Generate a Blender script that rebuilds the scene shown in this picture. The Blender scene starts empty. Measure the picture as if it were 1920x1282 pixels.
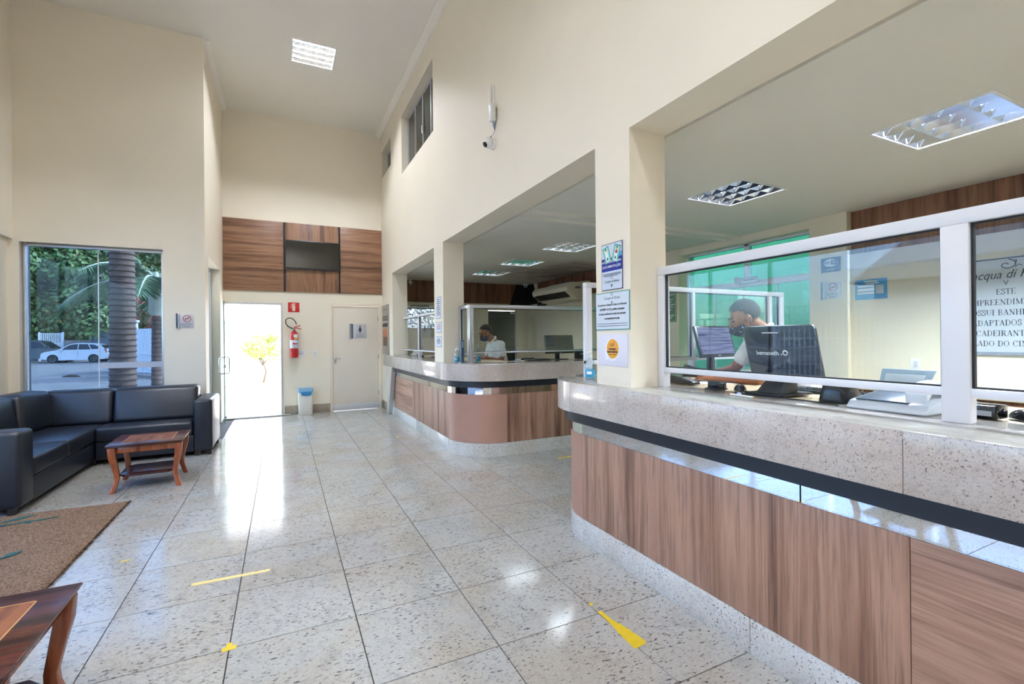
import bpy, bmesh, math, random
from mathutils import Vector, Matrix
random.seed(7)
sc = bpy.context.scene
col = sc.collection
PI = math.pi

# ------------------------------------------------------------------ camera
H = 1.42
F_PX, YAW, CY, ROLL = 881.19, 0.454303, 633.93, -0.0095005
cam_d = bpy.data.cameras.new('camera')
cam_d.sensor_fit = 'HORIZONTAL'
cam_d.sensor_width = 36.0
cam_d.lens = F_PX / 1920 * 36.0
cam_d.shift_y = -(641 - CY) / 1920
cam_d.clip_start = 0.05
cam_d.clip_end = 300
cam = bpy.data.objects.new('camera', cam_d)
col.objects.link(cam)
_c, _s = math.cos(YAW), math.sin(YAW)
_cr, _sr = math.cos(ROLL), math.sin(ROLL)
R0, U0, FW = Vector((_c, -_s, 0)), Vector((0, 0, 1)), Vector((_s, _c, 0))
RC, UC = R0 * _cr + U0 * _sr, U0 * _cr - R0 * _sr
cm = Matrix((RC, UC, -FW)).transposed().to_4x4()
cm.translation = Vector((0, 0, H))
cam.matrix_world = cm
sc.camera = cam

# ------------------------------------------------------------------ world, sun, exposure
sc.view_settings.view_transform = 'Standard'
sc.view_settings.look = 'None'
sc.view_settings.gamma = 1
sc.view_settings.use_curve_mapping = False
sc.view_settings.exposure = 2.05
w = bpy.data.worlds.new('sky'); sc.world = w
w.use_nodes = True
wn = w.node_tree; wn.nodes.clear()
sky = wn.nodes.new('ShaderNodeTexSky')
sky.sky_type = 'NISHITA'
sky.sun_disc = False
sky.sun_elevation = math.radians(50)
sky.sun_rotation = math.radians(110)
sky.dust_density = 2.5
hs = wn.nodes.new('ShaderNodeHueSaturation'); hs.inputs['Saturation'].default_value = 0.95
bg = wn.nodes.new('ShaderNodeBackground'); bg.inputs['Strength'].default_value = 0.70
wo = wn.nodes.new('ShaderNodeOutputWorld')
wn.links.new(sky.outputs[0], hs.inputs['Color']); wn.links.new(hs.outputs[0], bg.inputs['Color'])
wn.links.new(bg.outputs[0], wo.inputs['Surface'])
sun_d = bpy.data.lights.new('sun', 'SUN'); sun_d.energy = 3.4; sun_d.angle = math.radians(0.6)
sun_d.color = (1.0, 0.95, 0.86)
sun = bpy.data.objects.new('sun', sun_d); col.objects.link(sun)
sun.rotation_euler = Vector((0.8, 0.08, 1.0)).to_track_quat('Z', 'Y').to_euler()
sun.location = (20, -5, 30)
cy = sc.cycles
cy.max_bounces = 9; cy.diffuse_bounces = 5; cy.glossy_bounces = 4; cy.transmission_bounces = 8
cy.transparent_max_bounces = 24; cy.sample_clamp_indirect = 6.0
cy.use_denoising = True
cy.use_adaptive_sampling = True; cy.adaptive_threshold = 0.02
cy.caustics_reflective = False; cy.caustics_refractive = False

# ------------------------------------------------------------------ mesh helpers
def lin(c):
    return tuple((x / 255 / 12.92) if x / 255 <= 0.04045 else ((x / 255 + 0.055) / 1.055) ** 2.4 for x in c) + (1,)

MW = {}                       # root name -> world matrix of the root
class MB:
    def __init__(s): s.v = []; s.f = []
    def add(s, vs, fs):
        n = len(s.v); s.v += [Vector(p) for p in vs]; s.f += [tuple(i + n for i in f) for f in fs]; return s
    def box(s, x0, y0, z0, x1, y1, z1):
        x0, x1 = min(x0, x1), max(x0, x1); y0, y1 = min(y0, y1), max(y0, y1); z0, z1 = min(z0, z1), max(z0, z1)
        return s.add([(x0,y0,z0),(x1,y0,z0),(x1,y1,z0),(x0,y1,z0),(x0,y0,z1),(x1,y0,z1),(x1,y1,z1),(x0,y1,z1)],
                     [(0,3,2,1),(4,5,6,7),(0,1,5,4),(1,2,6,5),(2,3,7,6),(3,0,4,7)])
    def cbox(s, c, d, M=None):
        b = MB().box(-d[0]/2, -d[1]/2, -d[2]/2, d[0]/2, d[1]/2, d[2]/2)
        if M is not None: b.xf(M)
        b.xf(Matrix.Translation(c)); return s.add(b.v, b.f)
    def prism(s, poly, a, b, ax='z'):
        n = len(poly)
        def P(p, t):
            return {'z': (p[0], p[1], t), 'y': (p[0], t, p[1]), 'x': (t, p[0], p[1])}[ax]
        vs = [P(p, a) for p in poly] + [P(p, b) for p in poly]
        fs = [tuple(range(n)), tuple(range(2*n-1, n-1, -1))] + [(i, i+n, (i+1) % n + n, (i+1) % n) for i in range(n)]
        return s.add(vs, fs)
    def tube(s, pts, r, n=8, closed=False):
        pts = [Vector(p) for p in pts]; m = len(pts); rr = r if isinstance(r, (list, tuple)) else [r]*m
        vs = []; fs = []; up = None
        for i, p in enumerate(pts):
            a = pts[(i-1) % m] if (closed or i > 0) else p
            b = pts[(i+1) % m] if (closed or i < m-1) else p
            t = (b - a).normalized()
            if up is None:
                up = t.orthogonal().normalized()
            up = (up - t * up.dot(t))
            up = up.normalized() if up.length > 1e-6 else t.orthogonal().normalized()
            sd = t.cross(up)
            for k in range(n):
                an = 2*PI*k/n
                vs.append(p + (up*math.cos(an) + sd*math.sin(an)) * rr[i])
        for i in range(m if closed else m-1):
            j = (i+1) % m
            for k in range(n):
                k2 = (k+1) % n
                fs.append((i*n+k, i*n+k2, j*n+k2, j*n+k))
        if not closed:
            fs.append(tuple(range(n-1, -1, -1))); fs.append(tuple((m-1)*n+k for k in range(n)))
        return s.add(vs, fs)
    def lathe(s, prof, n=20, c=(0,0,0), M=None):
        vs = []; fs = []; m = len(prof)
        for r, z in prof:
            for k in range(n):
                a = 2*PI*k/n; vs.append(Vector((r*math.cos(a), r*math.sin(a), z)))
        for i in range(m-1):
            for k in range(n):
                k2 = (k+1) % n; fs.append((i*n+k, i*n+k2, (i+1)*n+k2, (i+1)*n+k))
        fs.append(tuple(range(n-1, -1, -1))); fs.append(tuple((m-1)*n+k for k in range(n)))
        if M is not None: vs = [M @ v for v in vs]
        return s.add([v + Vector(c) for v in vs], fs)
    def ball(s, c, r, nu=16, nv=10, M=None):
        r = r if isinstance(r, (tuple, list)) else (r, r, r)
        vs = [Vector((0, 0, -r[2]))]; fs = []
        for j in range(1, nv):
            t = -PI/2 + PI*j/nv
            for k in range(nu):
                a = 2*PI*k/nu
                vs.append(Vector((r[0]*math.cos(t)*math.cos(a), r[1]*math.cos(t)*math.sin(a), r[2]*math.sin(t))))
        vs.append(Vector((0, 0, r[2]))); T = len(vs)-1
        for k in range(nu):
            k2 = (k+1) % nu
            fs.append((0, 1+k2, 1+k)); fs.append((T, T-nu+k, T-nu+k2))
            for j in range(nv-2):
                a = 1+j*nu; fs.append((a+k, a+k2, a+nu+k2, a+nu+k))
        if M is not None: vs = [M @ v for v in vs]
        return s.add([v + Vector(c) for v in vs], fs)
    def cap(s, a, b, ra, rb, n=12):
        """tapered capsule from a to b"""
        a, b = Vector(a), Vector(b); t = (b-a).normalized(); pts = []; rr = []
        for i in range(4):
            an = PI/2*(1 - i/4); pts.append(a - t*ra*math.sin(an)); rr.append(max(ra*math.cos(an), ra*.03))
        pts.append(a); rr.append(ra); pts.append(b); rr.append(rb)
        for i in range(1, 5):
            an = PI/2*i/4; pts.append(b + t*rb*math.sin(an)); rr.append(max(rb*math.cos(an), rb*.03))
        return s.tube(pts, rr, n)
    def plate(s, ax, a0, a1, u0, u1, v0, v1, holes=()):
        """slab with rectangular holes; ax is the thin axis, (u,v) the other two in order"""
        us = sorted({u0, u1} | {h[i] for h in holes for i in (0, 1) if u0 < h[i] < u1})
        vs = sorted({v0, v1} | {h[i] for h in holes for i in (2, 3) if v0 < h[i] < v1})
        for i in range(len(us)-1):
            for j in range(len(vs)-1):
                cu, cv = (us[i]+us[i+1])/2, (vs[j]+vs[j+1])/2
                if any(h[0] < cu < h[1] and h[2] < cv < h[3] for h in holes): continue
                if ax == 'x': s.box(a0, us[i], vs[j], a1, us[i+1], vs[j+1])
                elif ax == 'y': s.box(us[i], a0, vs[j], us[i+1], a1, vs[j+1])
                else: s.box(us[i], vs[j], a0, us[i+1], vs[j+1], a1)
        return s
    def xf(s, M):
        s.v = [M @ v for v in s.v]; return s
    def build(s, name, mat, parent=None, bevel=0, seg=2, smooth=None, world=False, kind=None):
        me = bpy.data.meshes.new(name)
        vs = s.v
        if world and parent is not None:
            inv = MW[root_of(parent).name].inverted(); vs = [inv @ v for v in vs]
        me.from_pydata([tuple(v) for v in vs], [], s.f)
        bm = bmesh.new(); bm.from_mesh(me)
        bmesh.ops.recalc_face_normals(bm, faces=bm.faces)
        if bevel:
            ed = [e for e in bm.edges if len(e.link_faces) == 2 and e.calc_face_angle(0) > 0.5]
            bmesh.ops.bevel(bm, geom=ed, offset=bevel, segments=seg, profile=.5, affect='EDGES', clamp_overlap=True)
        bm.to_mesh(me); bm.free()
        if smooth or (smooth is None and bevel):
            me.shade_smooth(); me.set_sharp_from_angle(angle=math.radians(smooth if isinstance(smooth, (int, float)) and smooth > 1 else 40))
        me.materials.append(mat)
        o = bpy.data.objects.new(name, me); col.objects.link(o)
        if parent is not None: o.parent = parent
        elif o.name not in MW: MW[o.name] = Matrix.Identity(4)
        if kind: o['kind'] = kind
        return o
def root_of(o):
    while o.parent is not None: o = o.parent
    return o
def tag(o, label, cat, group=None):
    o['label'] = label; o['category'] = cat
    if group: o['group'] = group
    return o
def thing(name, label, cat, loc=(0,0,0), rz=0, group=None):
    o = bpy.data.objects.new(name, None); col.objects.link(o)
    o.empty_display_size = .1
    o.location = loc; o.rotation_euler = (0, 0, rz)
    MW[o.name] = Matrix.Translation(loc) @ Matrix.Rotation(rz, 4, 'Z')
    return tag(o, label, cat, group)
def dup(root, loc=None, rz=None, label=None):
    r = root.copy(); col.objects.link(r)
    if loc is not None: r.location = loc
    if rz is not None: r.rotation_euler = (0, 0, rz)
    if label: r['label'] = label
    MW[r.name] = Matrix.Translation(r.location) @ Matrix.Rotation(r.rotation_euler[2], 4, 'Z')
    for ch in list(root.children):
        c = ch.copy(); col.objects.link(c); c.parent = r
        for g in ch.children:
            d = g.copy(); col.objects.link(d); d.parent = c
    return r
def rot(ax, deg): return Matrix.Rotation(math.radians(deg), 4, ax)
def text_mesh(txt, size, align='CENTER', extrude=0.0004, bold=0.0, shear=0.0, space=1.0):
    cu = bpy.data.curves.new('t', 'FONT'); cu.body = txt; cu.size = size; cu.align_x = align; cu.align_y = 'CENTER'
    cu.extrude = extrude; cu.offset = bold; cu.shear = shear; cu.space_character = space; cu.resolution_u = 3
    ob = bpy.data.objects.new('t', cu); col.objects.link(ob)
    dg = bpy.context.evaluated_depsgraph_get(); dg.update()
    me = bpy.data.meshes.new_from_object(ob.evaluated_get(dg))
    vs = [v.co.copy() for v in me.vertices]; fs = [tuple(p.vertices) for p in me.polygons]
    bpy.data.objects.remove(ob); bpy.data.curves.remove(cu); bpy.data.meshes.remove(me)
    b = MB(); b.v = vs; b.f = fs; return b
def face_matrix(o, facing):
    """local frame of a flat sign: x right, y up as read, z out of the surface towards the reader"""
    n = Vector(facing).normalized(); up = Vector((0, 0, 1)); x = up.cross(n).normalized()
    return Matrix.Translation(o) @ Matrix((x, n.cross(x), n)).transposed().to_4x4()

# ------------------------------------------------------------------ materials
MATS = {}
def newmat(name):
    m = bpy.data.materials.new(name); m.use_nodes = True
    nt = m.node_tree; nt.nodes.clear()
    out = nt.nodes.new('ShaderNodeOutputMaterial')
    return m, nt, out
def node(nt, typ, ins=None, **attr):
    n = nt.nodes.new(typ)
    for k, v in attr.items(): setattr(n, k, v)
    for k, v in (ins or {}).items():
        if isinstance(v, bpy.types.NodeSocket): nt.links.new(v, n.inputs[k])
        else: n.inputs[k].default_value = v
    return n
def ramp(nt, fac, stops, interp='LINEAR'):
    n = nt.nodes.new('ShaderNodeValToRGB'); n.color_ramp.interpolation = interp
    e = n.color_ramp.elements
    while len(e) < len(stops): e.new(.5)
    for i, (p, c) in enumerate(stops):
        e[i].position = p; e[i].color = c if len(c) == 4 else tuple(c) + (1,)
    nt.links.new(fac, n.inputs[0]); return n.outputs[0]
def mixc(nt, fac, a, b, mode='MIX'):
    n = nt.nodes.new('ShaderNodeMix'); n.data_type = 'RGBA'; n.blend_type = mode
    for k, v in (('Factor', fac), ('A', a), ('B', b)):
        idx = {'Factor': 0, 'A': 6, 'B': 7}[k]
        if isinstance(v, bpy.types.NodeSocket): nt.links.new(v, n.inputs[idx])
        else: n.inputs[idx].default_value = v
    return n.outputs[2]
def pos(nt, scale=(1,1,1), rnd=False, rotz=0, rotv=None):
    g = nt.nodes.new('ShaderNodeNewGeometry'); v = g.outputs['Position']
    if rnd:
        oi = nt.nodes.new('ShaderNodeObjectInfo')
        m = node(nt, 'ShaderNodeMath', {0: oi.outputs['Random'], 1: 37.0}, operation='MULTIPLY')
        v = node(nt, 'ShaderNodeVectorMath', {0: v, 1: m.outputs[0]}, operation='ADD').outputs[0]
    mp = node(nt, 'ShaderNodeMapping', {'Vector': v, 'Scale': scale, 'Rotation': rotv or (0, 0, rotz)})
    return mp.outputs[0]
def noise(nt, vec, scale, detail=4, rough=.55, dist=0):
    return node(nt, 'ShaderNodeTexNoise', {'Vector': vec, 'Scale': scale, 'Detail': detail, 'Roughness': rough, 'Distortion': dist}).outputs['Fac']
def bumpn(nt, h, s, d=.01):
    return node(nt, 'ShaderNodeBump', {'Height': h, 'Strength': s, 'Distance': d}).outputs[0]
def P(name, rgb, rough=.5, metal=0.0, spec=.5, var=0.0, vscale=8, bump=0.0, bscale=60, bdist=.002, coat=0.0, alpha=None, sheen=0.0, rvar=0.0):
    if name in MATS: return MATS[name]
    m, nt, out = newmat(name)
    b = node(nt, 'ShaderNodeBsdfPrincipled', {'Base Color': lin(rgb), 'Roughness': rough, 'Metallic': metal, 'Specular IOR Level': spec, 'Coat Weight': coat, 'Sheen Weight': sheen})
    if var:
        f = noise(nt, pos(nt), vscale, 3)
        c = lin(rgb); lo = tuple(x*(1-var) for x in c[:3])+(1,); hi = tuple(min(1, x*(1+var)) for x in c[:3])+(1,)
        nt.links.new(ramp(nt, f, [(.3, lo), (.7, hi)]), b.inputs['Base Color'])
    if rvar:
        f = noise(nt, pos(nt), vscale, 4)
        r = node(nt, 'ShaderNodeMapRange', {'Value': f, 'From Min': .3, 'From Max': .7, 'To Min': max(0, rough-rvar), 'To Max': rough+rvar})
        nt.links.new(r.outputs[0], b.inputs['Roughness'])
    if bump:
        nt.links.new(bumpn(nt, noise(nt, pos(nt), bscale, 3), bump, bdist), b.inputs['Normal'])
    nt.links.new(b.outputs[0], out.inputs[0]); MATS[name] = m; return m
def emit(name, rgb, strength):
    if name in MATS: return MATS[name]
    m, nt, out = newmat(name)
    e = node(nt, 'ShaderNodeEmission', {'Color': lin(rgb), 'Strength': strength})
    nt.links.new(e.outputs[0], out.inputs[0]); MATS[name] = m; return m
def glass(name, tint, refl=1.0, rough=0.0, f0=.04, haze=0.0):
    """flat pane: Fresnel reflection over tinted transparency"""
    if name in MATS: return MATS[name]
    m, nt, out = newmat(name)
    lw = node(nt, 'ShaderNodeLayerWeight', {'Blend': .5})
    pw = node(nt, 'ShaderNodeMath', {0: lw.outputs['Facing'], 1: 5.0}, operation='POWER')
    f = node(nt, 'ShaderNodeMath', {0: pw.outputs[0], 1: (1-f0)*refl, 2: f0*refl}, operation='MULTIPLY_ADD')
    t = node(nt, 'ShaderNodeBsdfTransparent', {'Color': tint if len(tint) == 4 else tuple(tint)+(1,)})
    body = t.outputs[0]
    if haze:
        d = node(nt, 'ShaderNodeBsdfDiffuse', {'Color': (.8, .82, .85, 1)})
        hz = node(nt, 'ShaderNodeMath', {0: noise(nt, pos(nt, (1, 1, .6)), 2.2, 5, .6, 1.5), 1: haze*2}, operation='MULTIPLY')
        body = node(nt, 'ShaderNodeMixShader', {0: hz.outputs[0], 1: body, 2: d.outputs[0]}).outputs[0]
    g = node(nt, 'ShaderNodeBsdfGlossy', {'Roughness': rough, 'Color': (1, 1, 1, 1)})
    mx = node(nt, 'ShaderNodeMixShader', {0: f.outputs[0], 1: body, 2: g.outputs[0]})
    nt.links.new(mx.outputs[0], out.inputs[0]); MATS[name] = m; return m
def wood(name, axis, light, mid, dark, rough=.42, scale=1.0, rnd=True, spec=.4, sharp=1.0):
    """streaked laminate, grain along axis (world)"""
    if name in MATS: return MATS[name]
    m, nt, out = newmat(name)
    st = {'x': (.045, 1, 1), 'y': (1, .045, 1), 'z': (1, 1, .045)}[axis]
    v = pos(nt, tuple(k*scale for k in st), rnd)
    wob = noise(nt, pos(nt, tuple(k*scale*.9 for k in st), rnd), 2.2, 3)
    wb_ = node(nt, 'ShaderNodeMath', {0: wob, 1: .22}, operation='MULTIPLY').outputs[0]
    v2 = node(nt, 'ShaderNodeVectorMath', {0: v, 1: wb_}, operation='ADD').outputs[0]
    a = noise(nt, v2, 9.5, 4, .6, .15)
    b = noise(nt, v2, 60, 3, .7, .1)
    fs = node(nt, 'ShaderNodeMapping', {'Vector': v, 'Scale': tuple(6 if k == 1 else 1.5 for k in st)}).outputs[0]
    c = noise(nt, fs, 40, 2)
    base = ramp(nt, a, [(.33, lin(dark)), (.44, lin(mid)), (.56, lin(light)), (.70, lin(mid))])
    s2 = ramp(nt, b, [(.36, (.62, .60, .60)), (.50, (1, 1, 1)), (.66, (1.0, .98, .96))])
    s3 = ramp(nt, c, [(.35, (.86, .85, .84)), (.55, (1, 1, 1))])
    base = mixc(nt, .75*sharp, base, s2, 'MULTIPLY'); base = mixc(nt, .6*sharp, base, s3, 'MULTIPLY')
    bs = node(nt, 'ShaderNodeBsdfPrincipled', {'Base Color': base, 'Roughness': rough, 'Specular IOR Level': spec, 'Normal': bumpn(nt, b, .06, .001)})
    nt.links.new(bs.outputs[0], out.inputs[0]); MATS[name] = m; return m
def granite(name, base, tan, fleck, scale=1.0, amount=.5, rough=.12, rnd=True, brown=None, stretch=(1, 1, 1), rotz=0.0, spec=.5, rotv=None, fs_=None, fk_=34):
    if name in MATS: return MATS[name]
    m, nt, out = newmat(name)
    v = pos(nt, tuple(k*scale for k in stretch), rnd, rotz, rotv)
    big = noise(nt, v, 1.6, 4, .6, .4)
    mid = noise(nt, v, 9, 5, .7, .6)
    fine = noise(nt, v, 70, 3, .7)
    den = noise(nt, v, 4.5, 3)
    flk = noise(nt, pos(nt, tuple(k*scale for k in (fs_ or stretch)), rnd, rotz, rotv), fk_, 4, .62, .25)
    cb = ramp(nt, big, [(.40, lin(base)), (.66, lin(tan))])
    cb = mixc(nt, .55, cb, ramp(nt, mid, [(.33, (.72, .72, .74)), (.5, (1, 1, 1)), (.7, (1.0, .99, .96))]), 'MULTIPLY')
    cb = mixc(nt, .45, cb, ramp(nt, fine, [(.36, (.68, .68, .68)), (.56, (1, 1, 1))]), 'MULTIPLY')
    th = node(nt, 'ShaderNodeMath', {0: den, 1: .16, 2: .31 + .1*amount - .08}, operation='MULTIPLY_ADD')
    d = node(nt, 'ShaderNodeMath', {0: th.outputs[0], 1: flk}, operation='SUBTRACT')
    fk = node(nt, 'ShaderNodeMapRange', {'Value': d.outputs[0], 'From Min': 0, 'From Max': .05, 'To Min': 0, 'To Max': .85})
    cb = mixc(nt, fk.outputs[0], cb, lin(fleck))
    if brown:
        bn = noise(nt, v, 55, 4, .7, .8)
        bk = node(nt, 'ShaderNodeMapRange', {'Value': bn, 'From Min': .56, 'From Max': .66, 'To Min': 0, 'To Max': .7})
        cb = mixc(nt, bk.outputs[0], cb, lin(brown))
    rg = node(nt, 'ShaderNodeMapRange', {'Value': mid, 'From Min': .3, 'From Max': .7, 'To Min': rough*.75, 'To Max': rough*1.3})
    bs = node(nt, 'ShaderNodeBsdfPrincipled', {'Base Color': cb, 'Roughness': rg.outputs[0], 'Specular IOR Level': spec})
    nt.links.new(bs.outputs[0], out.inputs[0]); MATS[name] = m; return m

paint = P('cream_paint', (238, 229, 211), .55, var=.015, vscale=1.5, spec=.35)
paint_o = P('cream_paint_office', (232, 222, 196), .55, var=.02, vscale=2, spec=.35)
white_ceil = P('ceiling_paint', (238, 234, 226), .7, var=.012, vscale=1.2, spec=.25)
alu = P('brushed_aluminium', (206, 208, 214), .32, .85, var=.03, vscale=20)
white_alu = P('white_aluminium', (226, 227, 233), .35, 0.0, coat=.2)
chrome = P('chrome', (225, 226, 230), .12, 1.0)
mirror = P('mirror_glass', (238, 240, 240), .015, 1.0)
blackp = P('black_plastic', (20, 21, 23), .35)
blackm = P('black_matte', (24, 25, 28), .55)
darkgloss = P('black_gloss', (12, 13, 16), .07)
whitep = P('white_plastic', (232, 232, 230), .35)
greyp = P('grey_plastic', (150, 152, 156), .4)
wood_v = wood('walnut_laminate_vertical', 'z', (186, 146, 124), (160, 120, 98), (112, 80, 66))
wood_h = wood('walnut_laminate_horizontal', 'y', (186, 146, 124), (158, 118, 97), (112, 80, 66))
wood_pv = wood('walnut_panel_vertical', 'z', (166, 126, 98), (140, 102, 78), (92, 66, 52))
wood_ph = wood('walnut_panel_horizontal', 'x', (166, 126, 98), (140, 102, 78), (92, 66, 52))
lam_plain = P('plain_laminate', (176, 134, 116), .38, var=.05, vscale=3)
gran_floor = granite('floor_granite', (184, 183, 179), (180, 172, 160), (52, 48, 52), 1.0, 1.0, .12, True, None, (1, 1, 1), .5, fs_=(.5, 1.25, 1), fk_=78)
gran_top = granite('counter_granite', (207, 197, 189), (196, 183, 172), (84, 70, 66), 2.0, .80, .11, False, (140, 106, 94), fk_=68)
gran_base = granite('plinth_granite', (214, 211, 206), (206, 199, 188), (46, 42, 48), 1.5, 1.05, .16, False, fk_=64)
gran_board = granite('baseboard_granite', (176, 168, 154), (160, 146, 128), (70, 62, 58), 2.0, .55, .2, False)
entrance_glass = glass('entrance_glass', (.515, .60, .69), .8)  # tint is assumed, deepened to cut the daylight coming in
clear_glass = glass('clear_glass', (.93, .96, .955))
front_glass = glass('partition_glass', (.93, .96, .955), .75)
tint_glass = glass('tinted_window_glass', (.315, .39, .46), .5, 0, .04, .004)
green_glass = glass('green_glass', (.20, .47, .375), .9)
dark_glass = glass('dark_glass', (.05, .09, .075), 1.2)
# ================================================================== THE SETTING
def struct(o, label=None):
    o['kind'] = 'structure'
    if label: o['label'] = label
    return o
ZC = 5.665        # hall ceiling
ZO = 2.71         # office ceiling
ZH = 2.67         # underside of the long beam
XW = 1.87         # hall face of the long beam and pillars
XI = 2.15         # its office face
XB = 5.40         # office back wall
YB = 9.98         # back wall
YF = 10.17        # far wall of the office
YL = 7.80         # window wall
XL = -2.94        # left wall
XS = -0.965       # short wall beside the garden door
ZT = 1.115        # counter top

# floor: grout bed and stone tiles
fl = struct(MB().box(-3.14, -2.7, -.15, 5.6, 10.37, -.008).build('floor', P('grout', (78, 70, 62), .85)), 'pale speckled granite tile floor')
TX, TY, GX, GY = .561, .5452, -.2337, 2.528
def in_room(x0, x1, y0, y1):
    """clip a tile to the walkable floor, None when it is hidden"""
    x0, y0 = max(x0, XL), max(y0, -2.4)
    y1 = min(y1, YB); x1 = min(x1, 5.38)
    cx, cyy = (x0+x1)/2, (y0+y1)/2
    if x1-x0 < .02 or y1-y0 < .02: return None
    if cx < XS and cyy > YL:
        return None
    if x0 < XS < x1 and cyy > YL: x0 = XS
    if cx > 2.35 and not (3.0 < y1 and y0 < 5.4): return None
    return x0, x1, y0, y1
tile_mesh = None
for i in range(-6, 12):
    for j in range(-10, 15):
        r = in_room(GX+i*TX, GX+(i+1)*TX, GY+j*TY, GY+(j+1)*TY)
        if not r: continue
        x0, x1, y0, y1 = r; g = .0027
        full = abs(x1-x0-TX) < 1e-4 and abs(y1-y0-TY) < 1e-4
        cx, cyy = (x0+x1)/2, (y0+y1)/2
        if full and tile_mesh is not None:
            o = bpy.data.objects.new('tile', tile_mesh); col.objects.link(o); o.parent = fl; o.location = (cx, cyy, 0)
        else:
            o = MB().box(-(x1-x0)/2+g, -(y1-y0)/2+g, -.012, (x1-x0)/2-g, (y1-y0)/2-g, 0).build('tile', gran_floor, fl)
            o.location = (cx, cyy, 0)
            if full: tile_mesh = o.data

# ---- ceilings (holes for the recessed lights)
HALL_LIGHTS = [(.45, 7.57), (-1.9, 4.0), (-1.9, 0.6), (.3, -1.6)]  # first fixture is visible; the other three are added to brighten the hall
OFF_LIGHTS = [(3.70, 1.41), (3.70, 2.94), (3.69, 5.66), (3.70, 7.16), (3.72, 8.55), (3.7, -.3)]
L2 = .29
b = MB().plate('z', ZC, ZC+.2, XL-.2, XI, -2.7, YB+.2, [(x-L2, x+L2, y-L2, y+L2) for x, y in HALL_LIGHTS])
struct(b.build('ceiling', white_ceil), 'white plaster ceiling of the tall hall')
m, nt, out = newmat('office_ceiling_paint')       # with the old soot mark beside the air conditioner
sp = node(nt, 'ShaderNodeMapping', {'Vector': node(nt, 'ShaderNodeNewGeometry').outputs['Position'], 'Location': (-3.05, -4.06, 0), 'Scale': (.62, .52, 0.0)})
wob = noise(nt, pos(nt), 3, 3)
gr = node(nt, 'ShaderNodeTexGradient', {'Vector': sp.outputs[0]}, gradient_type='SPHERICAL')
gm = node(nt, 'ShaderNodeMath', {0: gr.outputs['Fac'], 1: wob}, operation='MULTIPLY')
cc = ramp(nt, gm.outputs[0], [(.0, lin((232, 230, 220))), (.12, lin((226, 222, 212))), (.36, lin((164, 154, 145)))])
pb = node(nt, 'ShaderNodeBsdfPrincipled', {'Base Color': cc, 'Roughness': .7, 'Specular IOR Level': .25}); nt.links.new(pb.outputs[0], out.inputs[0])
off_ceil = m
b = MB().plate('z', ZO, ZO+.2, XI+.10, XB+.2, -2.7, YF+.2, [(x-L2, x+L2, y-L2, y+L2) for x, y in OFF_LIGHTS])
struct(b.build('ceiling', off_ceil), 'low white ceiling over the reception desks')

# ---- hall walls
b = MB().plate('y', YB, YB+.2, XS-.2, XI, 0, ZC, [(-.985, 0, -1, 2.125), (.872, 1.812, -1, 2.128)])
wall_back = struct(b.build('wall_back', paint), 'tall cream back wall with two door openings')
b = MB().plate('y', YL, YL+.2, XL-.6, XS, 0, ZC, [(-2.885, -1.448, .30, 2.665)])
b.box(XL-.6, YL, ZC, XL, YL+.2, ZC+.2)
wall_win = struct(b.build('wall_left_end', paint), 'cream wall with the street window')
b = MB().plate('x', XS-.2, XS, YL+.2, YB, 0, ZC, [(8.12, 9.55, -1, 2.655)])
struct(b.build('wall_left_return', paint), 'short cream wall with a side opening')
b = MB().plate('x', XL-.2, XL, -2.7, YL, 0, ZC, [(.4, YL, -1, 2.69)])
struct(b.build('wall_left', paint), 'cream wall over the street entrance')
b = MB().box(XL-.2, -2.7, 0, XB+.2, -2.5, ZC)
struct(b.build('wall_rear', paint), 'cream wall behind the viewer')
WA = (6.22, 8.1, 4.26, 5.255); WB = (9.0, 9.85, 4.73, 5.26)
b = MB().plate('x', XW, XI, -2.5, YB, 0, ZC, [(-2.5, 8.95, -1, ZT), (-2.0, 2.21, -1, ZH), (2.55, 5.84, -1, ZH), (6.24, 8.95, -1, ZH), WA, WB])
wall_right = struct(b.build('wall_right', paint), 'long cream wall on pillars above the counters')
b = MB().box(XI-.01, -2.5, ZO+.2, XI+.3, YB, ZC)   # closes the room above the office
b2 = MB().box(XI+.28, -2.5, ZO+.2, XI+.3, YB, ZC)
struct(b2.build('wall_upper', P('upper_room_paint', (150, 140, 118), .7)))
# ---- office walls
b = MB().plate('x', XB, XB+.2, -2.7, YF+.2, 0, ZO+.2, [(3.26, 5.17, -1, 2.62)])
b.box(XB-.10, 2.87, 0, XB, 3.26, ZO)               # pilaster with the wifi sign
b.box(XB-.12, 5.17, 0, XB, 5.52, ZO)
wall_off = struct(b.build('wall_office', paint_o), 'cream office wall with a green glass doorway')
b = MB().plate('y', YF, YF+.2, XI, XB+.2, 0, ZO+.2, [(4.35, 5.09, -1, 2.085)])
wall_far = struct(b.build('wall_far', paint_o), 'cream wall at the far end of the office')
# white boxed ledge under the wood band, and beam over the green door
struct(MB().box(XB-.16, -2.5, 2.10, XB, 2.87, 2.245).build('trim_1', white_alu), 'white boxed ledge below the wood band')
struct(MB().box(XB-.08, 3.26, 2.615, XB+.02, 5.17, ZO).build('trim_2', paint_o))
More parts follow.
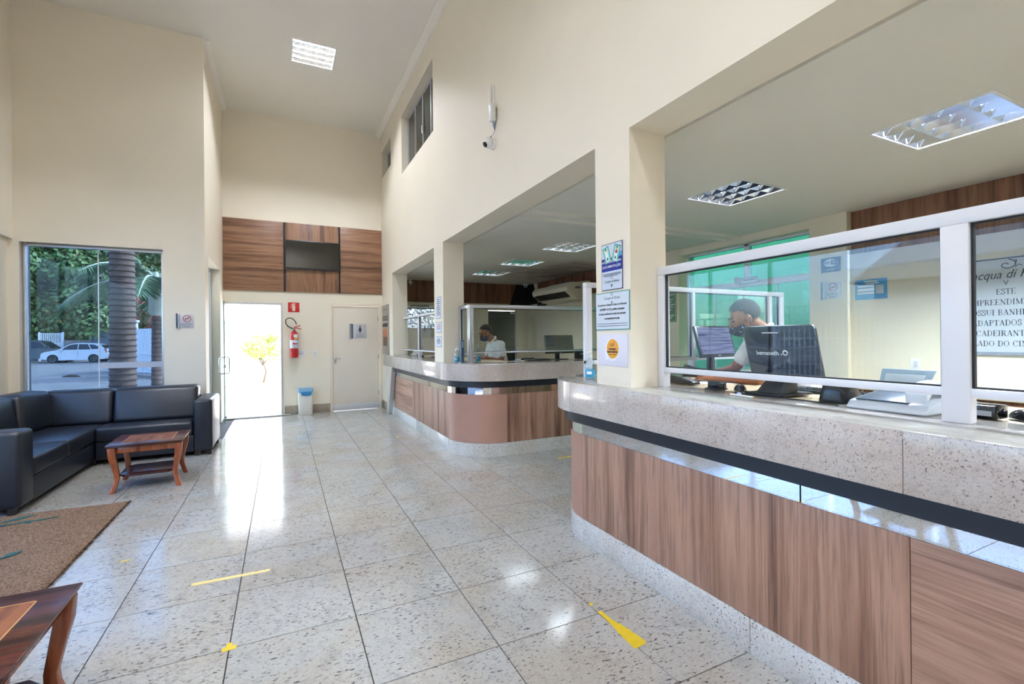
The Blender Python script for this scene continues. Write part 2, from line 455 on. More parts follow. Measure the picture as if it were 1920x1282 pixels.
# hall cornice and office ceiling cornices
cor = MB()
cor.prism([(XW, ZC), (XW-.10, ZC), (XW-.10, ZC-.02), (XW-.03, ZC-.09), (XW, ZC-.09)], -2.5, YB, 'y')
struct(cor.build('trim_3', white_ceil), 'moulded cornice along the long wall')
struct(MB().prism([(XS, ZC), (XS+.08, ZC), (XS+.08, ZC-.02), (XS+.02, ZC-.07), (XS, ZC-.07)], YL, YB, 'y').build('trim_4', white_ceil), 'moulded cornice over the short wall')
struct(MB().box(XI-.02, -2.5, ZO+.045, XI+.10, YB, ZO+.2).build('trim_5', white_ceil), 'recessed groove along the office ceiling')
struct(MB().box(XI+.10, 4.14, ZO-.03, XB-.01, 4.19, ZO+.001).build('trim_6', white_ceil))
struct(MB().box(XI+.10, 4.36, ZO-.03, XB-.01, 4.41, ZO+.001).build('trim_7', white_ceil))
# granite baseboards
struct(MB().box(0.03, YB-.015, 0, .84, YB, .165).build('baseboard_back', gran_board, bevel=.004), 'brown speckled granite baseboard')
struct(MB().box(XW-.015, 9.05, 0, XW, YB, .165).build('baseboard_right', gran_board, bevel=.004))
struct(MB().box(XL, YL-.015, 0, -1.46, YL, .165).build('baseboard_left', gran_board, bevel=.004))

# ---- street window (tinted), frame and two panes
def frame_rect(mb, ax, a0, a1, u0, u1, v0, v1, t):
    mb.plate(ax, a0, a1, u0, u1, v0, v1, [(u0+t, u1-t, v0+t, v1-t)])
wn1 = bpy.data.objects.new('window_1', None); col.objects.link(wn1); MW['window_1'] = Matrix.Identity(4); struct(wn1, 'tall tinted two-pane window to the street')
fr = MB(); frame_rect(fr, 'y', YL+.08, YL+.14, -2.885, -1.448, .30, 2.665, .035); fr.build('window_frame', alu, wn1, bevel=.004)
MB().box(-2.85, YL+.105, .335, -2.164, YL+.113, 2.63).build('pane', tint_glass, wn1)
MB().box(-2.156, YL+.105, .335, -1.483, YL+.113, 2.63).build('pane', tint_glass, wn1)
MB().box(-2.164, YL+.10, .335, -2.156, YL+.118, 2.63).build('glass_joint', P('lit_edge_white', (236, 240, 246), .25, coat=.6), wn1)  # white colour stands in for light caught in the bare glass edge
MB().box(-2.156, YL+.1035, 1.075, -1.483, YL+.105, 1.15).build('frosted_band', P('frosted_film', (190, 196, 208), .6), wn1)
# ---- upper interior windows
for nm, (y0, y1, z0, z1), nb in (('window_2', WA, 4), ('window_3', WB, 1)):
    wq = bpy.data.objects.new(nm, None); col.objects.link(wq); MW[nm] = Matrix.Identity(4)
    struct(wq, 'dark four-pane internal window high on the long wall' if nb > 1 else 'small dark window high beside the corner')
    fr = MB(); frame_rect(fr, 'x', XW+.11, XW+.16, y0, y1, z0, z1, .035); fr.build('window_frame', alu, wq, bevel=.003)
    n = nb; st = (y1-y0-.07)/n
    for k in range(n):
        ya = y0+.035+k*st
        MB().box(XW+.13, ya, z0+.035, XW+.136, ya+st-.004, z1-.035).build('pane', dark_glass if nb > 1 else glass('dark_green_glass', (.08, .2, .15)), wq)
        if k: MB().box(XW+.112, ya-.014, z0+.035, XW+.158, ya+.014, z1-.035).build('mullion', alu, wq, bevel=.003)
    if nb > 1: MB().box(XW+.10, y0+.035+2*st-.02, 4.62, XW+.118, y0+.035+2*st+.02, 4.74).build('latch', whitep, wq, bevel=.004)

# ---- toilet door
door_white = P('door_paint', (226, 216, 202), .45, var=.02, vscale=2)
d1 = bpy.data.objects.new('door_1', None); col.objects.link(d1); MW['door_1'] = Matrix.Identity(4); struct(d1, 'cream flush toilet door in a cream frame')
f = MB(); f.box(.842, YB-.02, 0, .895, YB+.12, 2.15); f.box(1.79, YB-.02, 0, 1.843, YB+.12, 2.15); f.box(.895, YB-.02, 2.10, 1.79, YB+.12, 2.15)
f.build('door_frame', P('frame_paint', (232, 220, 202), .45), d1, bevel=.004)
MB().box(.899, YB+.005, .008, 1.786, YB+.045, 2.096).build('door_leaf', door_white, d1, bevel=.003)
MB().box(.90, YB-.001, .012, 1.785, YB+.005, .125).build('kick_plate', P('pale_metal', (208, 212, 218), .3, .4), d1, bevel=.001)
hd = MB().box(.925, YB-.004, .95, .962, YB+.005, 1.115).build('door_handle', chrome, d1, bevel=.003)
MB().tube([(.944, YB, 1.045), (.944, YB-.045, 1.045), (.955, YB-.052, 1.045), (1.045, YB-.052, 1.043)], .008).build('lever', chrome, hd, smooth=True)
MB().lathe([(.010, 0), (.010, .006)], 12, (.944, YB-.004, .985), rot('X', 90)).build('key_cylinder', chrome, hd)
for z in (.28, 1.02, 1.80): MB().box(1.783, YB-.004, z, 1.795, YB+.008, z+.095).build('hinge', P('dark_hinge', (70, 60, 52), .4, .6), d1)
# ---- garden doorway: frame and the open glass door
d2 = bpy.data.objects.new('door_2', None); col.objects.link(d2); MW['door_2'] = Matrix.Identity(4); struct(d2, 'frameless glass garden door standing open')
f = MB(); f.box(-.03, YB-.006, 0, .006, YB+.09, 2.13); f.box(-.965, YB-.004, 2.095, 0, YB+.08, 2.13); f.box(-.968, YB-.004, 0, -.955, YB+.08, 2.10)
f.build('door_frame', alu, d2, bevel=.003)
A = Vector((-.945, YB-.02, 0)); D = Vector((.085, -.94, 0))      # hinge point and open direction
nx = Vector((-D.y, D.x, 0)).normalized()
def slab(a, b2, z0, z1, t):
    q = [a+nx*t/2, b2+nx*t/2, b2-nx*t/2, a-nx*t/2]; return [(p.x, p.y) for p in q], z0, z1
pl = slab(A, A+D, .06, 2.08, .010)
MB().prism(*pl).build('glass_leaf', glass('door_glass', (.80, .90, .88)), d2)
pe = A+D
MB().prism(*slab(A+D*.985, A+D*1.0, .06, 2.08, .014)).build('glass_edge', P('glass_edge_green', (128, 160, 150), .15, coat=.5), d2)
hb = A+D*.93
for sgn in (-1, 1):
    z0, z1 = .88, 1.15; q = hb+nx*sgn*.06; pts = []
    for zz, off in ((z0, 0.006), (z0, .05), (z0+.02, .07), (z1-.02, .07), (z1, .05), (z1, .006)):
        pp = hb+nx*sgn*off; pts.append((pp.x, pp.y, zz))
    MB().tube(pts, .012, 10).build('pull_handle', chrome, d2, smooth=True)
lk = hb
MB().cbox((lk.x, lk.y, 1.0), (.05, .05, .06)).build('lock', chrome, d2, bevel=.006)
MB().cbox((A.x, A.y, .03), (.07, .10, .06)).build('floor_pivot', chrome, d2, bevel=.006)
MB().cbox((A.x, A.y, 2.10), (.05, .08, .05)).build('top_pivot', chrome, d2, bevel=.006)
struct(MB().box(-.985, YB-.14, 0, .13, YB+.2, .02).build('trim_10', P('threshold_stone', (172, 168, 160), .35, var=.08, vscale=12), bevel=.004), 'grey stone threshold of the garden door')
# ---- side opening glass in the short wall
d3 = bpy.data.objects.new('window_4', None); col.objects.link(d3); MW['window_4'] = Matrix.Identity(4); struct(d3, 'narrow glass side opening beside the garden door')
f = MB(); frame_rect(f, 'x', XS-.17, XS-.13, 8.12, 9.55, 0.0, 2.655, .03); f.build('window_frame', alu, d3, bevel=.003)
MB().box(XS-.154, 8.16, .03, XS-.146, 9.52, 2.62).build('pane', clear_glass, d3)
# ---- street entrance on the left (glass doors, mostly outside the frame)
d4 = bpy.data.objects.new('door_3', None); col.objects.link(d4); MW['door_3'] = Matrix.Identity(4); struct(d4, 'wide glazed street entrance on the left')
ys = [.4, 1.6, 2.75, 3.9, 5.1, 6.3, 7.3]
for k in range(6):
    MB().box(XL-.104, ys[k]+.015, .03, XL-.096, ys[k+1]-.015, 2.66).build('pane', entrance_glass, d4)
for y in (.4, 1.6, 5.1, 6.3): MB().box(XL-.13, y-.02, 0, XL-.07, y+.02, 2.69).build('mullion', alu, d4)
MB().box(XL-.13, .4, 2.63, XL-.07, 7.3, 2.69).build('head_rail', alu, d4)
for y in (2.68, 2.82):
    for sx in (-1, 1):
        MB().tube([(XL-.10, y, .9), (XL-.10+sx*.06, y, .9), (XL-.10+sx*.06, y, 1.2), (XL-.10, y, 1.2)], .011).build('pull_handle', chrome, d4, smooth=True)
struct(MB().box(XL-.2, 7.26, 0, XL-.05, YL, 2.69).build('trim_11', paint), 'cream jamb between entrance and street window')
# ---- dark office door, far wall
d5 = bpy.data.objects.new('door_4', None); col.objects.link(d5); MW['door_4'] = Matrix.Identity(4); struct(d5, 'dark green glass door in the far office wall')
MB().box(4.35, YF+.02, 0, 5.05, YF+.03, 2.07).build('glass_leaf', P('dark_green_door_glass', (30, 48, 42), .06, coat=.3), d5)
MB().box(5.05, YF-.005, 0, 5.10, YF+.06, 2.09).build('door_frame', alu, d5, bevel=.003)
MB().box(4.93, YF-.01, 2.0, 5.05, YF+.04, 2.06).build('top_pivot', alu, d5, bevel=.004)
# ---- green glass doorway of the office
d6 = bpy.data.objects.new('door_5', None); col.objects.link(d6); MW['door_5'] = Matrix.Identity(4); struct(d6, 'green glass doorway with white transom frame')
f = MB(); frame_rect(f, 'x', XB+.05, XB+.11, 3.26, 5.17, -.03, 2.62, .03)
f.box(XB+.05, 3.26, 2.06, XB+.11, 5.17, 2.14); f.box(XB+.05, 4.13, 2.14, XB+.11, 4.20, 2.62)
f.build('door_frame', white_alu, d6, bevel=.003)
for y0, y1, z0, z1 in ((3.29, 4.13, 2.14, 2.59), (4.20, 5.14, 2.14, 2.59), (3.29, 3.76, .0, 2.06), (3.77, 4.23, .0, 2.06), (4.24, 4.68, .0, 2.06), (4.69, 5.14, .0, 2.06)):
    MB().box(XB+.075, y0, z0, XB+.083, y1-.004, z1).build('pane', green_glass, d6)
for y in (3.763, 4.233, 4.683): MB().box(XB+.07, y-.008, .0, XB+.09, y+.008, 2.06).build('mullion', white_alu, d6)
# ================================================================== COUNTERS
def path(x0, ye, r, ystart, xend, d, s, n=14):
    """plan outline of a counter at outward offset d: along Y, rounded corner, along X. s=+1: corner at high Y, -1: low Y"""
    cx, cyy = x0 + r, ye - s*r; R = r + d
    pts = [(x0-d, ystart)]
    for k in range(n+1):
        a = PI - (PI/2)*k/n
        pts.append((cx + R*math.cos(a), cyy + s*R*math.sin(a)))
    pts.append((xend, ye + s*d))
    return pts
def strip(mb, outer, inner, z0, z1):
    n = len(outer); vs = []
    for p, q in zip(outer, inner): vs += [(p[0], p[1], z0), (q[0], q[1], z0), (q[0], q[1], z1), (p[0], p[1], z1)]
    fs = []
    for i in range(n-1):
        for k in range(4): fs.append((4*i+k, 4*i+(k+1) % 4, 4*i+4+(k+1) % 4, 4*i+4+k))
    fs += [(0, 1, 2, 3), (4*n-1, 4*n-2, 4*n-3, 4*n-4)]
    return mb.add(vs, fs)
def counter(x0, ye, r, ystart, xend, s, lab_body, lab_top, ysplit, panels, xpanels, plinth_y, mir_y, fascia_y):
    pth = lambda d, a=ystart, b=xend: path(x0, ye, r, a, b, d, s)
    N = 15
    base = thing('reception_counter', lab_body, 'counter', (x0+.3, (ystart+ye)/2, 0))
    W = dict(world=True)
    core = MB(); strip(core, pth(-.03), pth(-.05), 0, .9); core.build('carcass', blackm, base, **W)
    def straight_y(d0, d1, y0, y1, z0, z1): return MB().box(x0-d0, y0, z0, x0-d1, y1, z1)
    def straight_x(d0, d1, xa, xb, z0, z1): return MB().box(xa, ye+s*d0, z0, xb, ye+s*d1, z1)
    def arc(d0, d1, z0, z1, k0=0, k1=14):
        o = path(x0, ye, r, ystart, xend, d0, s)[1+k0:2+k1]; i = path(x0, ye, r, ystart, xend, d1, s)[1+k0:2+k1]
        return strip(MB(), o, i, z0, z1)
    yc = ye - s*r; xc = x0 + r
    G = .0012
    # plinth
    for a, c in plinth_y: straight_y(.006, -.02, a+G, c-G, .0, .158).build('plinth', gran_base, base, bevel=.002, **W)
    for k in range(0, 14, 2): arc(.006, -.02, 0, .158, k, k+2).build('plinth', gran_base, base, **W)
    straight_x(.006, -.02, xc+G, xend, 0, .158).build('plinth', gran_base, base, **W)
    # laminate panels
    for a, c, mt in panels: straight_y(0, -.018, a+G, c-G, .16, .745).build('laminate_panel', mt, base, bevel=.001, **W)
    arc(0, -.018, .16, .745).build('curved_panel', lam_plain, base, smooth=True, **W)
    for a, c in xpanels: straight_x(0, -.018, a+G, c-G, .16, .745).build('laminate_panel', wood_v, base, bevel=.001, **W)
    # mirror strip
    for a, c in mir_y: straight_y(.001, -.01, a+G, c-G, .747, .845).build('mirror_strip', mirror, base, **W)
    nm = 9
    for k in range(nm):
        a0, a1 = PI - PI/2*k/nm, PI - PI/2*(k+1)/nm
        o = [(xc+(r+.001)*math.cos(a), yc+s*(r+.001)*math.sin(a)) for a in (a0, a1)]
        i = [(xc+(r-.01)*math.cos(a), yc+s*(r-.01)*math.sin(a)) for a in (a0, a1)]
        strip(MB(), o, i, .747, .845).build('mirror_strip', mirror, base, **W)
    for a, c in xpanels: straight_x(.001, -.01, a+G, c-G, .747, .845).build('mirror_strip', mirror, base, **W)
    bb = MB(); strip(bb, pth(.048), pth(-.01), .832, .915); bb.build('black_band', P('black_laminate', (30, 33, 41), .38, var=.06, vscale=6), base, smooth=True, **W)
    # granite top
    top = thing('granite_countertop', lab_top, 'countertop', (x0+.2, (ystart+ye)/2, .912))
    for a, c in fascia_y: straight_y(.10, .072, a+G*.6, c-G*.6, .912, ZT-.001).build('fascia', gran_top, top, bevel=.002, **W)
    f = MB(); o = pth(.10); i = pth(.072); strip(f, o[1:], i[1:], .912, ZT-.001); f.build('fascia', gran_top, top, smooth=True, **W)
    t = MB(); strip(t, pth(.0995), pth(-.36), ZT-.03, ZT); t.build('slab', granite('counter_slab_granite', (186, 182, 178), (170, 164, 156), (92, 84, 80), 1.5, .4, .09, False, None, (1, .3, 1), .2), top, bevel=.002, **W)
    u = MB(); strip(u, pth(.075), pth(.03), .912, .92); u.build('underside', gran_top, top, **W)
    return base, top
counter(1.87, 3.20, .47, -2.3, 4.22, 1,
        'walnut reception counter nearest the viewer, with mirror strip and granite plinth',
        'thick pinkish granite countertop of the nearest reception counter', .8,
        [(-2.3, -.9, wood_v), (-.9, .827, wood_h), (.827, 2.73, wood_v)], [(2.34, 3.3), (3.3, 4.22)],
        [(-2.3, -.6), (-.6, 1.425), (1.425, 2.73)], [(-2.3, -.6), (-.6, 1.192), (1.196, 2.73)], [(-2.3, .80), (.80, 2.73)])
counter(1.88, 5.15, .56, 8.86, 4.3, -1,
        'walnut reception counter farther back, with rounded mirrored corner',
        'grey granite countertop of the farther reception counter', .8,
        [(7.55, 8.86, wood_h), (5.71, 7.55, wood_v)], [(2.44, 3.4), (3.4, 4.3)],
        [(5.71, 7.3), (7.3, 9.08)], [(5.71, 6.55), (6.55, 7.55), (7.55, 8.75)], [(5.71, 9.42)])
ctr2 = bpy.data.objects['reception_counter.001']; top2 = bpy.data.objects['granite_countertop.001']
# slanted stone support at the far end of the second counter
MB().prism([(8.72, .912), (9.30, .912), (9.14, 0), (9.06, 0)], 1.80, XW-.001, 'x').build('end_support', gran_base, ctr2, world=True)
MB().prism([(8.70, .912), (8.722, .912), (9.062, 0), (9.04, 0)], 1.795, XW, 'x').build('end_trim', alu, ctr2, world=True)
MB().box(1.79, 8.86, .92, XW-.001, 9.40, ZT).build('slab', gran_top, top2, world=True)

# beige work surfaces behind the granite (sit on their own carcass)
beige = P('beige_laminate', (206, 188, 156), .4, var=.05, vscale=4)
for lab, boxes in (('beige work desk behind the nearest glass partition', [(2.262, -2.2, 2.80, 2.50), (2.262, 2.50, 4.2, 2.80)]),
                   ('beige work desk behind the farther counter', [(2.262, 5.52, 2.8, 8.9), (2.8, 5.52, 4.3, 5.9)])):
    d = thing('work_desk', lab, 'desk', ((boxes[0][0]+boxes[0][2])/2, (boxes[0][1]+boxes[0][3])/2, 0))
    for x0, y0, x1, y1 in boxes:
        MB().box(x0, y0, ZT-.035, x1, y1, ZT-.008).build('worktop', beige, d, bevel=.003, world=True)
        MB().box(x0+.1, y0+.08, 0, x1-.12, y1-.08, ZT-.035).build('pedestal', P('desk_white', (214, 206, 190), .5), d, world=True)

# ================================================================== GLASS PARTITIONS
def partition(lab, runs, base):
    t = thing('glass_partition', lab, 'partition', base)
    for ax, c, a, b2, posts, zt0, zt1, zb0, zb1, mt, dbl in runs:
        w2 = .026
        def bx(u0, u1, z0, z1, w=w2):
            return MB().box(c-w, u0, z0, c+w, u1, z1) if ax == 'x' else MB().box(u0, c-w, z0, u1, c+w, z1)
        bx(a, b2, zt0, zt1).build('top_rail', mt, t, bevel=.003, world=True)
        bx(a, b2, zb0, zb1, .02).build('bottom_rail', mt, t, bevel=.003, world=True)
        ps = sorted(posts)
        for u0, u1 in ps: bx(u0, u1, ZT, zt0).build('post', mt, t, bevel=.003, world=True)
        for (p0, p1), (q0, q1) in zip(ps[:-1], ps[1:]):
            bx(p1-.002, q0+.002, zb1-.002, zt0+.002, .003).build('pane', front_glass, t, world=True)
            g = MB()
            for (u0, u1, z0, z1) in ((p1-.001, p1+.007, zb1, zt0), (q0-.007, q0+.001, zb1, zt0), (p1+.007, q0-.007, zb1, zb1+.006), (p1+.007, q0-.007, zt0-.006, zt0)):
                bb = bx(u0, u1, z0, z1, .008); g.add(bb.v, bb.f)
            g.build('gasket', P('rubber_gasket', (22, 24, 32), .6), t, world=True)
    return t
partition('aluminium framed glass screen on the nearest counter, facing the hall',
          [('x', 2.10, -1.98, 2.205, [(-1.98, -1.93), (-.62, -.50), (.745, .822), (2.155, 2.205)], 1.795, 1.845, 1.205, 1.235, white_alu, 1)], (2.1, .1, ZT))
partition('aluminium framed glass screen across the end of the nearest counter',
          [('y', 2.98, 2.075, 4.40, [(2.075, 2.125), (3.18, 3.21), (4.18, 4.225), (4.345, 4.40)], 1.80, 1.84, 1.215, 1.245, white_alu, 0)], (3.2, 2.98, ZT))
partition('aluminium framed glass screen at the rounded corner of the farther counter',
          [('x', 2.10, 5.49, 5.838, [(5.795, 5.838), (5.49, 5.53)], 1.80, 1.842, 1.225, 1.235, alu, 0),
           ('y', 5.465, 2.075, 4.25, [(2.075, 2.13), (4.2, 4.25)], 1.80, 1.842, 1.232, 1.252, alu, 0)], (3.2, 5.6, ZT))
partition('white framed glass screen between the farther pillar and the back wall',
          [('x', 2.10, 6.242, 9.32, [(6.242, 6.285), (7.86, 7.90), (9.28, 9.32)], 1.80, 1.835, 1.215, 1.235, white_alu, 0)], (2.1, 7.8, ZT))

# ================================================================== RECESSED CEILING LIGHTS
refl = P('louvre_reflector', (225, 230, 235), .10, 1.0)
tube_on = emit('lit_tube', (228, 240, 255), 150.0)
tube_hall = emit('lit_hall_tube', (238, 244, 255), 152.0)
tube_dim = emit('dim_tube', (236, 243, 255), 14.0)
tube_off = emit('weak_tube', (238, 246, 250), 10.0)
def troffer(lab, x, y, z, lit, turn=0):
    t = thing('ceiling_light', lab, 'ceiling light', (x, y, z), turn, 'recessed louvred ceiling lights')
    L = .287
    f = MB().plate('z', -.004, .0, -.305, .305, -.305, .305, [(-.283, .283, -.283, .283)]); f.build('frame', whitep, t, bevel=.001)
    h = MB()
    h.box(-L, -L, .1, L, L, .104)
    for a in ((-L, -L, 0, -L+.004, L, .1), (L-.004, -L, 0, L, L, .1), (-L+.004, -L, 0, L-.004, -L+.004, .1), (-L+.004, L-.004, 0, L-.004, L, .1)): h.box(*a)
    h.build('housing', P('housing_mirror', (200, 205, 212), .16, 1.0), t)
    for k in range(4):
        yy = -.2115 + k*.141
        MB().tube([(-.27, yy, .055), (.27, yy, .055)], .013, 10).build('tube_lamp', lit, t, smooth=True)
    for k in range(5):     # V shaped long reflectors between the tubes
        yy = -.282 + k*.141; y0, y1 = max(-.282, yy-.028), min(.282, yy+.028)
        MB().prism([(yy, .004), (y1, .075), (y0, .075)], -.28, .28, 'x').build('reflector', refl, t)
    for k in range(3):
        xx = -.14 + k*.14
        for q in range(4):
            ya = -.282 + q*.141 + .012
            MB().prism([(xx, .006), (xx+.010, .045), (xx-.010, .045)], ya, ya+.117, 'y').build('cross_blade', refl, t)
    return t
HL = ['lit louvred light in the tall hall ceiling near the back wall', 'added unseen louvred light brightening the hall above the doormat', 'added unseen louvred light brightening the hall above the near coffee table', 'added unseen louvred light brightening the hall from behind the viewer']
for (x, y), l in zip(HALL_LIGHTS, HL): troffer(l, x, y, ZC, tube_hall)
OL = [('bright lit louvred light in the low ceiling over the nearest desk', tube_on), ('dim louvred light in the low ceiling beside the nearest pillar', tube_dim),
      ('faint louvred light, nearest of the three over the farther counter', tube_off), ('faint louvred light, middle of the three over the farther counter', tube_off),
      ('faint louvred light, farthest of the three over the farther counter', tube_off), ('lit louvred office light at the right, outside the picture', tube_on)]
for (x, y), (l, tm) in zip(OFF_LIGHTS, OL): troffer(l, x, y, ZO, tm, PI/2)
# ================================================================== HALL FURNITURE
leather = P('black_leather', (30, 35, 45), .36, var=.12, vscale=5, bump=.25, bscale=240, bdist=.001, spec=.55)
def cushion(mb, x0, y0, z0, x1, y1, z1): return mb.box(x0, y0, z0, x1, y1, z1)
sofa = thing('corner_sofa', 'black leather L-shaped corner sofa under the street window', 'sofa', (-2.0, 6.6, 0))
W = dict(world=True)
def soft(name, pts, z0, z1, par=sofa, bev=.035, lean=None):
    """soft box from a plan quad, optional lean (dx,dy at the top)"""
    lx, ly = lean or (0, 0)
    vs = [(x, y, z0) for x, y in pts] + [(x+lx, y+ly, z1) for x, y in pts]
    return MB().add(vs, [(0,3,2,1),(4,5,6,7),(0,1,5,4),(1,2,6,5),(2,3,7,6),(3,0,4,7)]).build(name, leather, par, bevel=bev, seg=4, **W)
R4 = lambda x0, y0, x1, y1: [(x0, y0), (x1, y0), (x1, y1), (x0, y1)]
soft('base', R4(-1.945, 6.965, -1.0, 7.72), .055, .262, bev=.012)
soft('base', R4(-2.78, 5.50, -1.955, 7.72), .055, .262, bev=.012)
soft('seat_cushion', R4(-1.95, 6.945, -1.005, 7.50), .262, .435)
soft('seat_cushion', R4(-2.62, 6.22, -1.945, 7.5), .262, .432)
soft('seat_cushion', R4(-2.62, 5.50, -1.945, 6.22), .262, .428)
soft('back_cushion', R4(-1.875, 7.27, -1.005, 7.53), .43, .845, lean=(0, .10), bev=.05)
soft('back_cushion', [(-2.56, 7.31), (-1.88, 7.27), (-1.88, 7.53), (-2.56, 7.55)], .43, .84, lean=(0, .10), bev=.05)
soft('back_cushion', [(-2.50, 6.84), (-2.42, 7.34), (-2.74, 7.58), (-2.76, 6.84)], .43, .855, lean=(-.05, .05), bev=.05)
soft('back_cushion', [(-2.53, 6.20), (-2.52, 6.85), (-2.76, 6.85), (-2.77, 6.20)], .43, .85, lean=(-.07, 0), bev=.05)
soft('back_cushion', [(-2.53, 5.50), (-2.53, 6.19), (-2.77, 6.19), (-2.77, 5.50)], .43, .85, lean=(-.07, 0), bev=.05)
soft('back_frame', R4(-2.78, 7.56, -1.0, 7.74), .055, .72, bev=.02)
soft('back_frame', R4(-2.86, 5.50, -2.72, 7.56), .055, .72, bev=.02)
soft('armrest', R4(-1.002, 6.945, -.80, 7.76), .055, .695, bev=.04)
soft('armrest', R4(-2.84, 5.25, -1.945, 5.502), .055, .692, bev=.04)
for x, y in ((-.99, 6.97), (-.86, 6.97), (-.86, 7.68), (-2.04, 5.28), (-2.75, 5.28), (-2.0, 7.0)):
    MB().box(x, y, 0, x+.05, y+.05, .056).build('foot', P('dark_wood_foot', (38, 26, 20), .4), sofa, **W)

# ---- coffee tables
tbl_w = wood('polished_mahogany', 'z', (168, 92, 54), (140, 70, 40), (98, 46, 28), .22, 1.6, True, .6, .6)
tbl_d = wood('dark_mahogany', 'x', (96, 44, 34), (76, 34, 28), (48, 20, 18), .22, 1.6, True, .6, .6)
inlay = wood('burl_inlay', 'y', (158, 92, 56), (140, 78, 48), (110, 58, 36), .2, 3, True, .6, .5)
line_w = P('boxwood_line', (196, 142, 84), .3)
def coffee_table(lab, loc, rz, w=.60, d=.60, h=.455):
    t = thing('coffee_table', lab, 'table', loc, rz, 'mahogany coffee tables')
    a, b2 = w/2, d/2
    top = MB()
    for e, z0, z1 in ((0, h-.010, h), (-.006, h-.020, h-.010), (-.016, h-.030, h-.020)): top.box(-a-e, -b2-e, z0, a+e, b2+e, z1)
    tp = top.build('table_top', tbl_d, t, bevel=.003)
    i0, i1 = a-.10, b2-.10
    MB().box(-i0, -i1, h, i0, i1, h+.0008).build('inlay_panel', inlay, tp)
    for q in ((-i0, -i1, i0, -i1+.006), (-i0, i1-.006, i0, i1), (-i0, -i1, -i0+.006, i1), (i0-.006, -i1, i0, i1)):
        MB().box(q[0], q[1], h, q[2], q[3], h+.0014).build('inlay_line', line_w, tp)
    for s in (-1, 1):      # marquetry scrolls
        pts = [(s*(.03+.012*k), .035*math.sin(k*.9)*s, h+.0012) for k in range(9)]
        MB().tube(pts, .0016, 5).build('scroll', line_w, tp)
    ap = MB(); e = .045
    for q in ((-a+e, -b2+e, a-e, -b2+e+.018), (-a+e, b2-e-.018, a-e, b2-e), (-a+e, -b2+e+.018, -a+e+.018, b2-e-.018), (a-e-.018, -b2+e+.018, a-e, b2-e-.018)): ap.box(q[0], q[1], h-.085, q[2], q[3], h-.03)
    ap.build('apron', tbl_w, t, bevel=.002)
    for sx in (-1, 1):
        for sy in (-1, 1):
            prof = [(0, h-.03, .030, .014), (.0, h-.12, .028, .010), (0, h-.20, .024, -.004), (0, h-.29, .021, -.018), (0, .12, .022, -.016), (0, .06, .022, -.002), (0, 0, .021, .014)]
            vs = []; fs = []
            for _, z, r, off in prof:
                cx, cy_ = sx*(a-.055+off), sy*(b2-.055+off)
                vs += [(cx-r, cy_-r, z), (cx+r, cy_-r, z), (cx+r, cy_+r, z), (cx-r, cy_+r, z)]
            for k in range(len(prof)-1):
                for q in range(4): fs.append((4*k+q, 4*k+(q+1) % 4, 4*k+4+(q+1) % 4, 4*k+4+q))
            fs += [(0, 1, 2, 3), tuple(range(4*len(prof)-1, 4*len(prof)-5, -1))]
            MB().add(vs, fs).build('leg', tbl_w, t, bevel=.006, seg=2)
    e = .075; c = .06
    MB().prism([(-a+e+c, -b2+e), (a-e-c, -b2+e), (a-e, -b2+e+c), (a-e, b2-e-c), (a-e-c, b2-e), (-a+e+c, b2-e), (-a+e, b2-e-c), (-a+e, -b2+e+c)], .135, .155).build('shelf', tbl_d, t, bevel=.004)
    return t
coffee_table('mahogany coffee table with inlaid top standing in front of the sofa', (-1.20, 5.87, 0), math.radians(2.5))
coffee_table('mahogany coffee table cut off by the lower left corner of the picture', (-1.030, 2.165, 0), 0)

# ---- doormat with fibre pile
m, nt, out = newmat('coir_mat')
nz = noise(nt, pos(nt), 95, 6, .8); n2 = noise(nt, pos(nt), 3, 3)
cc = mixc(nt, .6, ramp(nt, nz, [(.36, lin((70, 52, 40))), (.5, lin((148, 118, 94))), (.62, lin((186, 156, 130)))]), ramp(nt, n2, [(.3, (.85, .85, .85)), (.7, (1, 1, 1))]), 'MULTIPLY')
pb = node(nt, 'ShaderNodeBsdfPrincipled', {'Base Color': cc, 'Roughness': .95, 'Specular IOR Level': .1, 'Normal': bumpn(nt, nz, .9, .01)}); nt.links.new(pb.outputs[0], out.inputs[0])
coir = m
rug = thing('doormat', 'large tan coir doormat with green printed emblem beside the sofa', 'doormat', (-2.03, 4.3, 0))
NX, NY = 60, 70; vs = []; fs = []
for j in range(NY+1):
    for i in range(NX+1):
        x = -2.88 + 1.655*i/NX; y = 3.55 + 1.70*j/NY
        ed = min(i, NX-i, j, NY-j)
        z = .014 + .003*math.sin(x*5+y*2) + .006*math.exp(-((y-4.22+.25*(x+2))/.05)**2) + random.uniform(-.002, .002)
        if i in (0, NX): x += random.uniform(-.008, .008)
        if j in (0, NY): y += random.uniform(-.008, .008)
        vs.append((x, y, .002 if ed == 0 else z))
for j in range(NY):
    for i in range(NX): a = j*(NX+1)+i; fs.append((a, a+1, a+NX+2, a+NX+1))
MB().add(vs, fs).build('mat_surface', coir, rug, smooth=80, **W)
vs = []; fs = []                                             # frayed dark edge fibres
for k in range(1500):
    t_ = random.random(); sd = random.choice((0, 0, 1, 2))
    if sd == 0: x, y, dx, dy = -1.225, 3.55+1.7*t_, 1, 0
    elif sd == 1: x, y, dx, dy = -2.88+1.655*t_, 5.25, 0, 1
    else: x, y, dx, dy = -2.88+1.655*t_, 3.55, 0, -1
    l = random.uniform(.008, .022); q = random.uniform(-.006, .006); n = len(vs)
    vs += [(x-dx*.01, y-dy*.01, .012), (x-dx*.01+dy*.003+q*.2, y-dy*.01+dx*.003, .010), (x+dx*l+dy*q, y+dy*l+dx*q, .001)]
    fs.append((n, n+1, n+2))
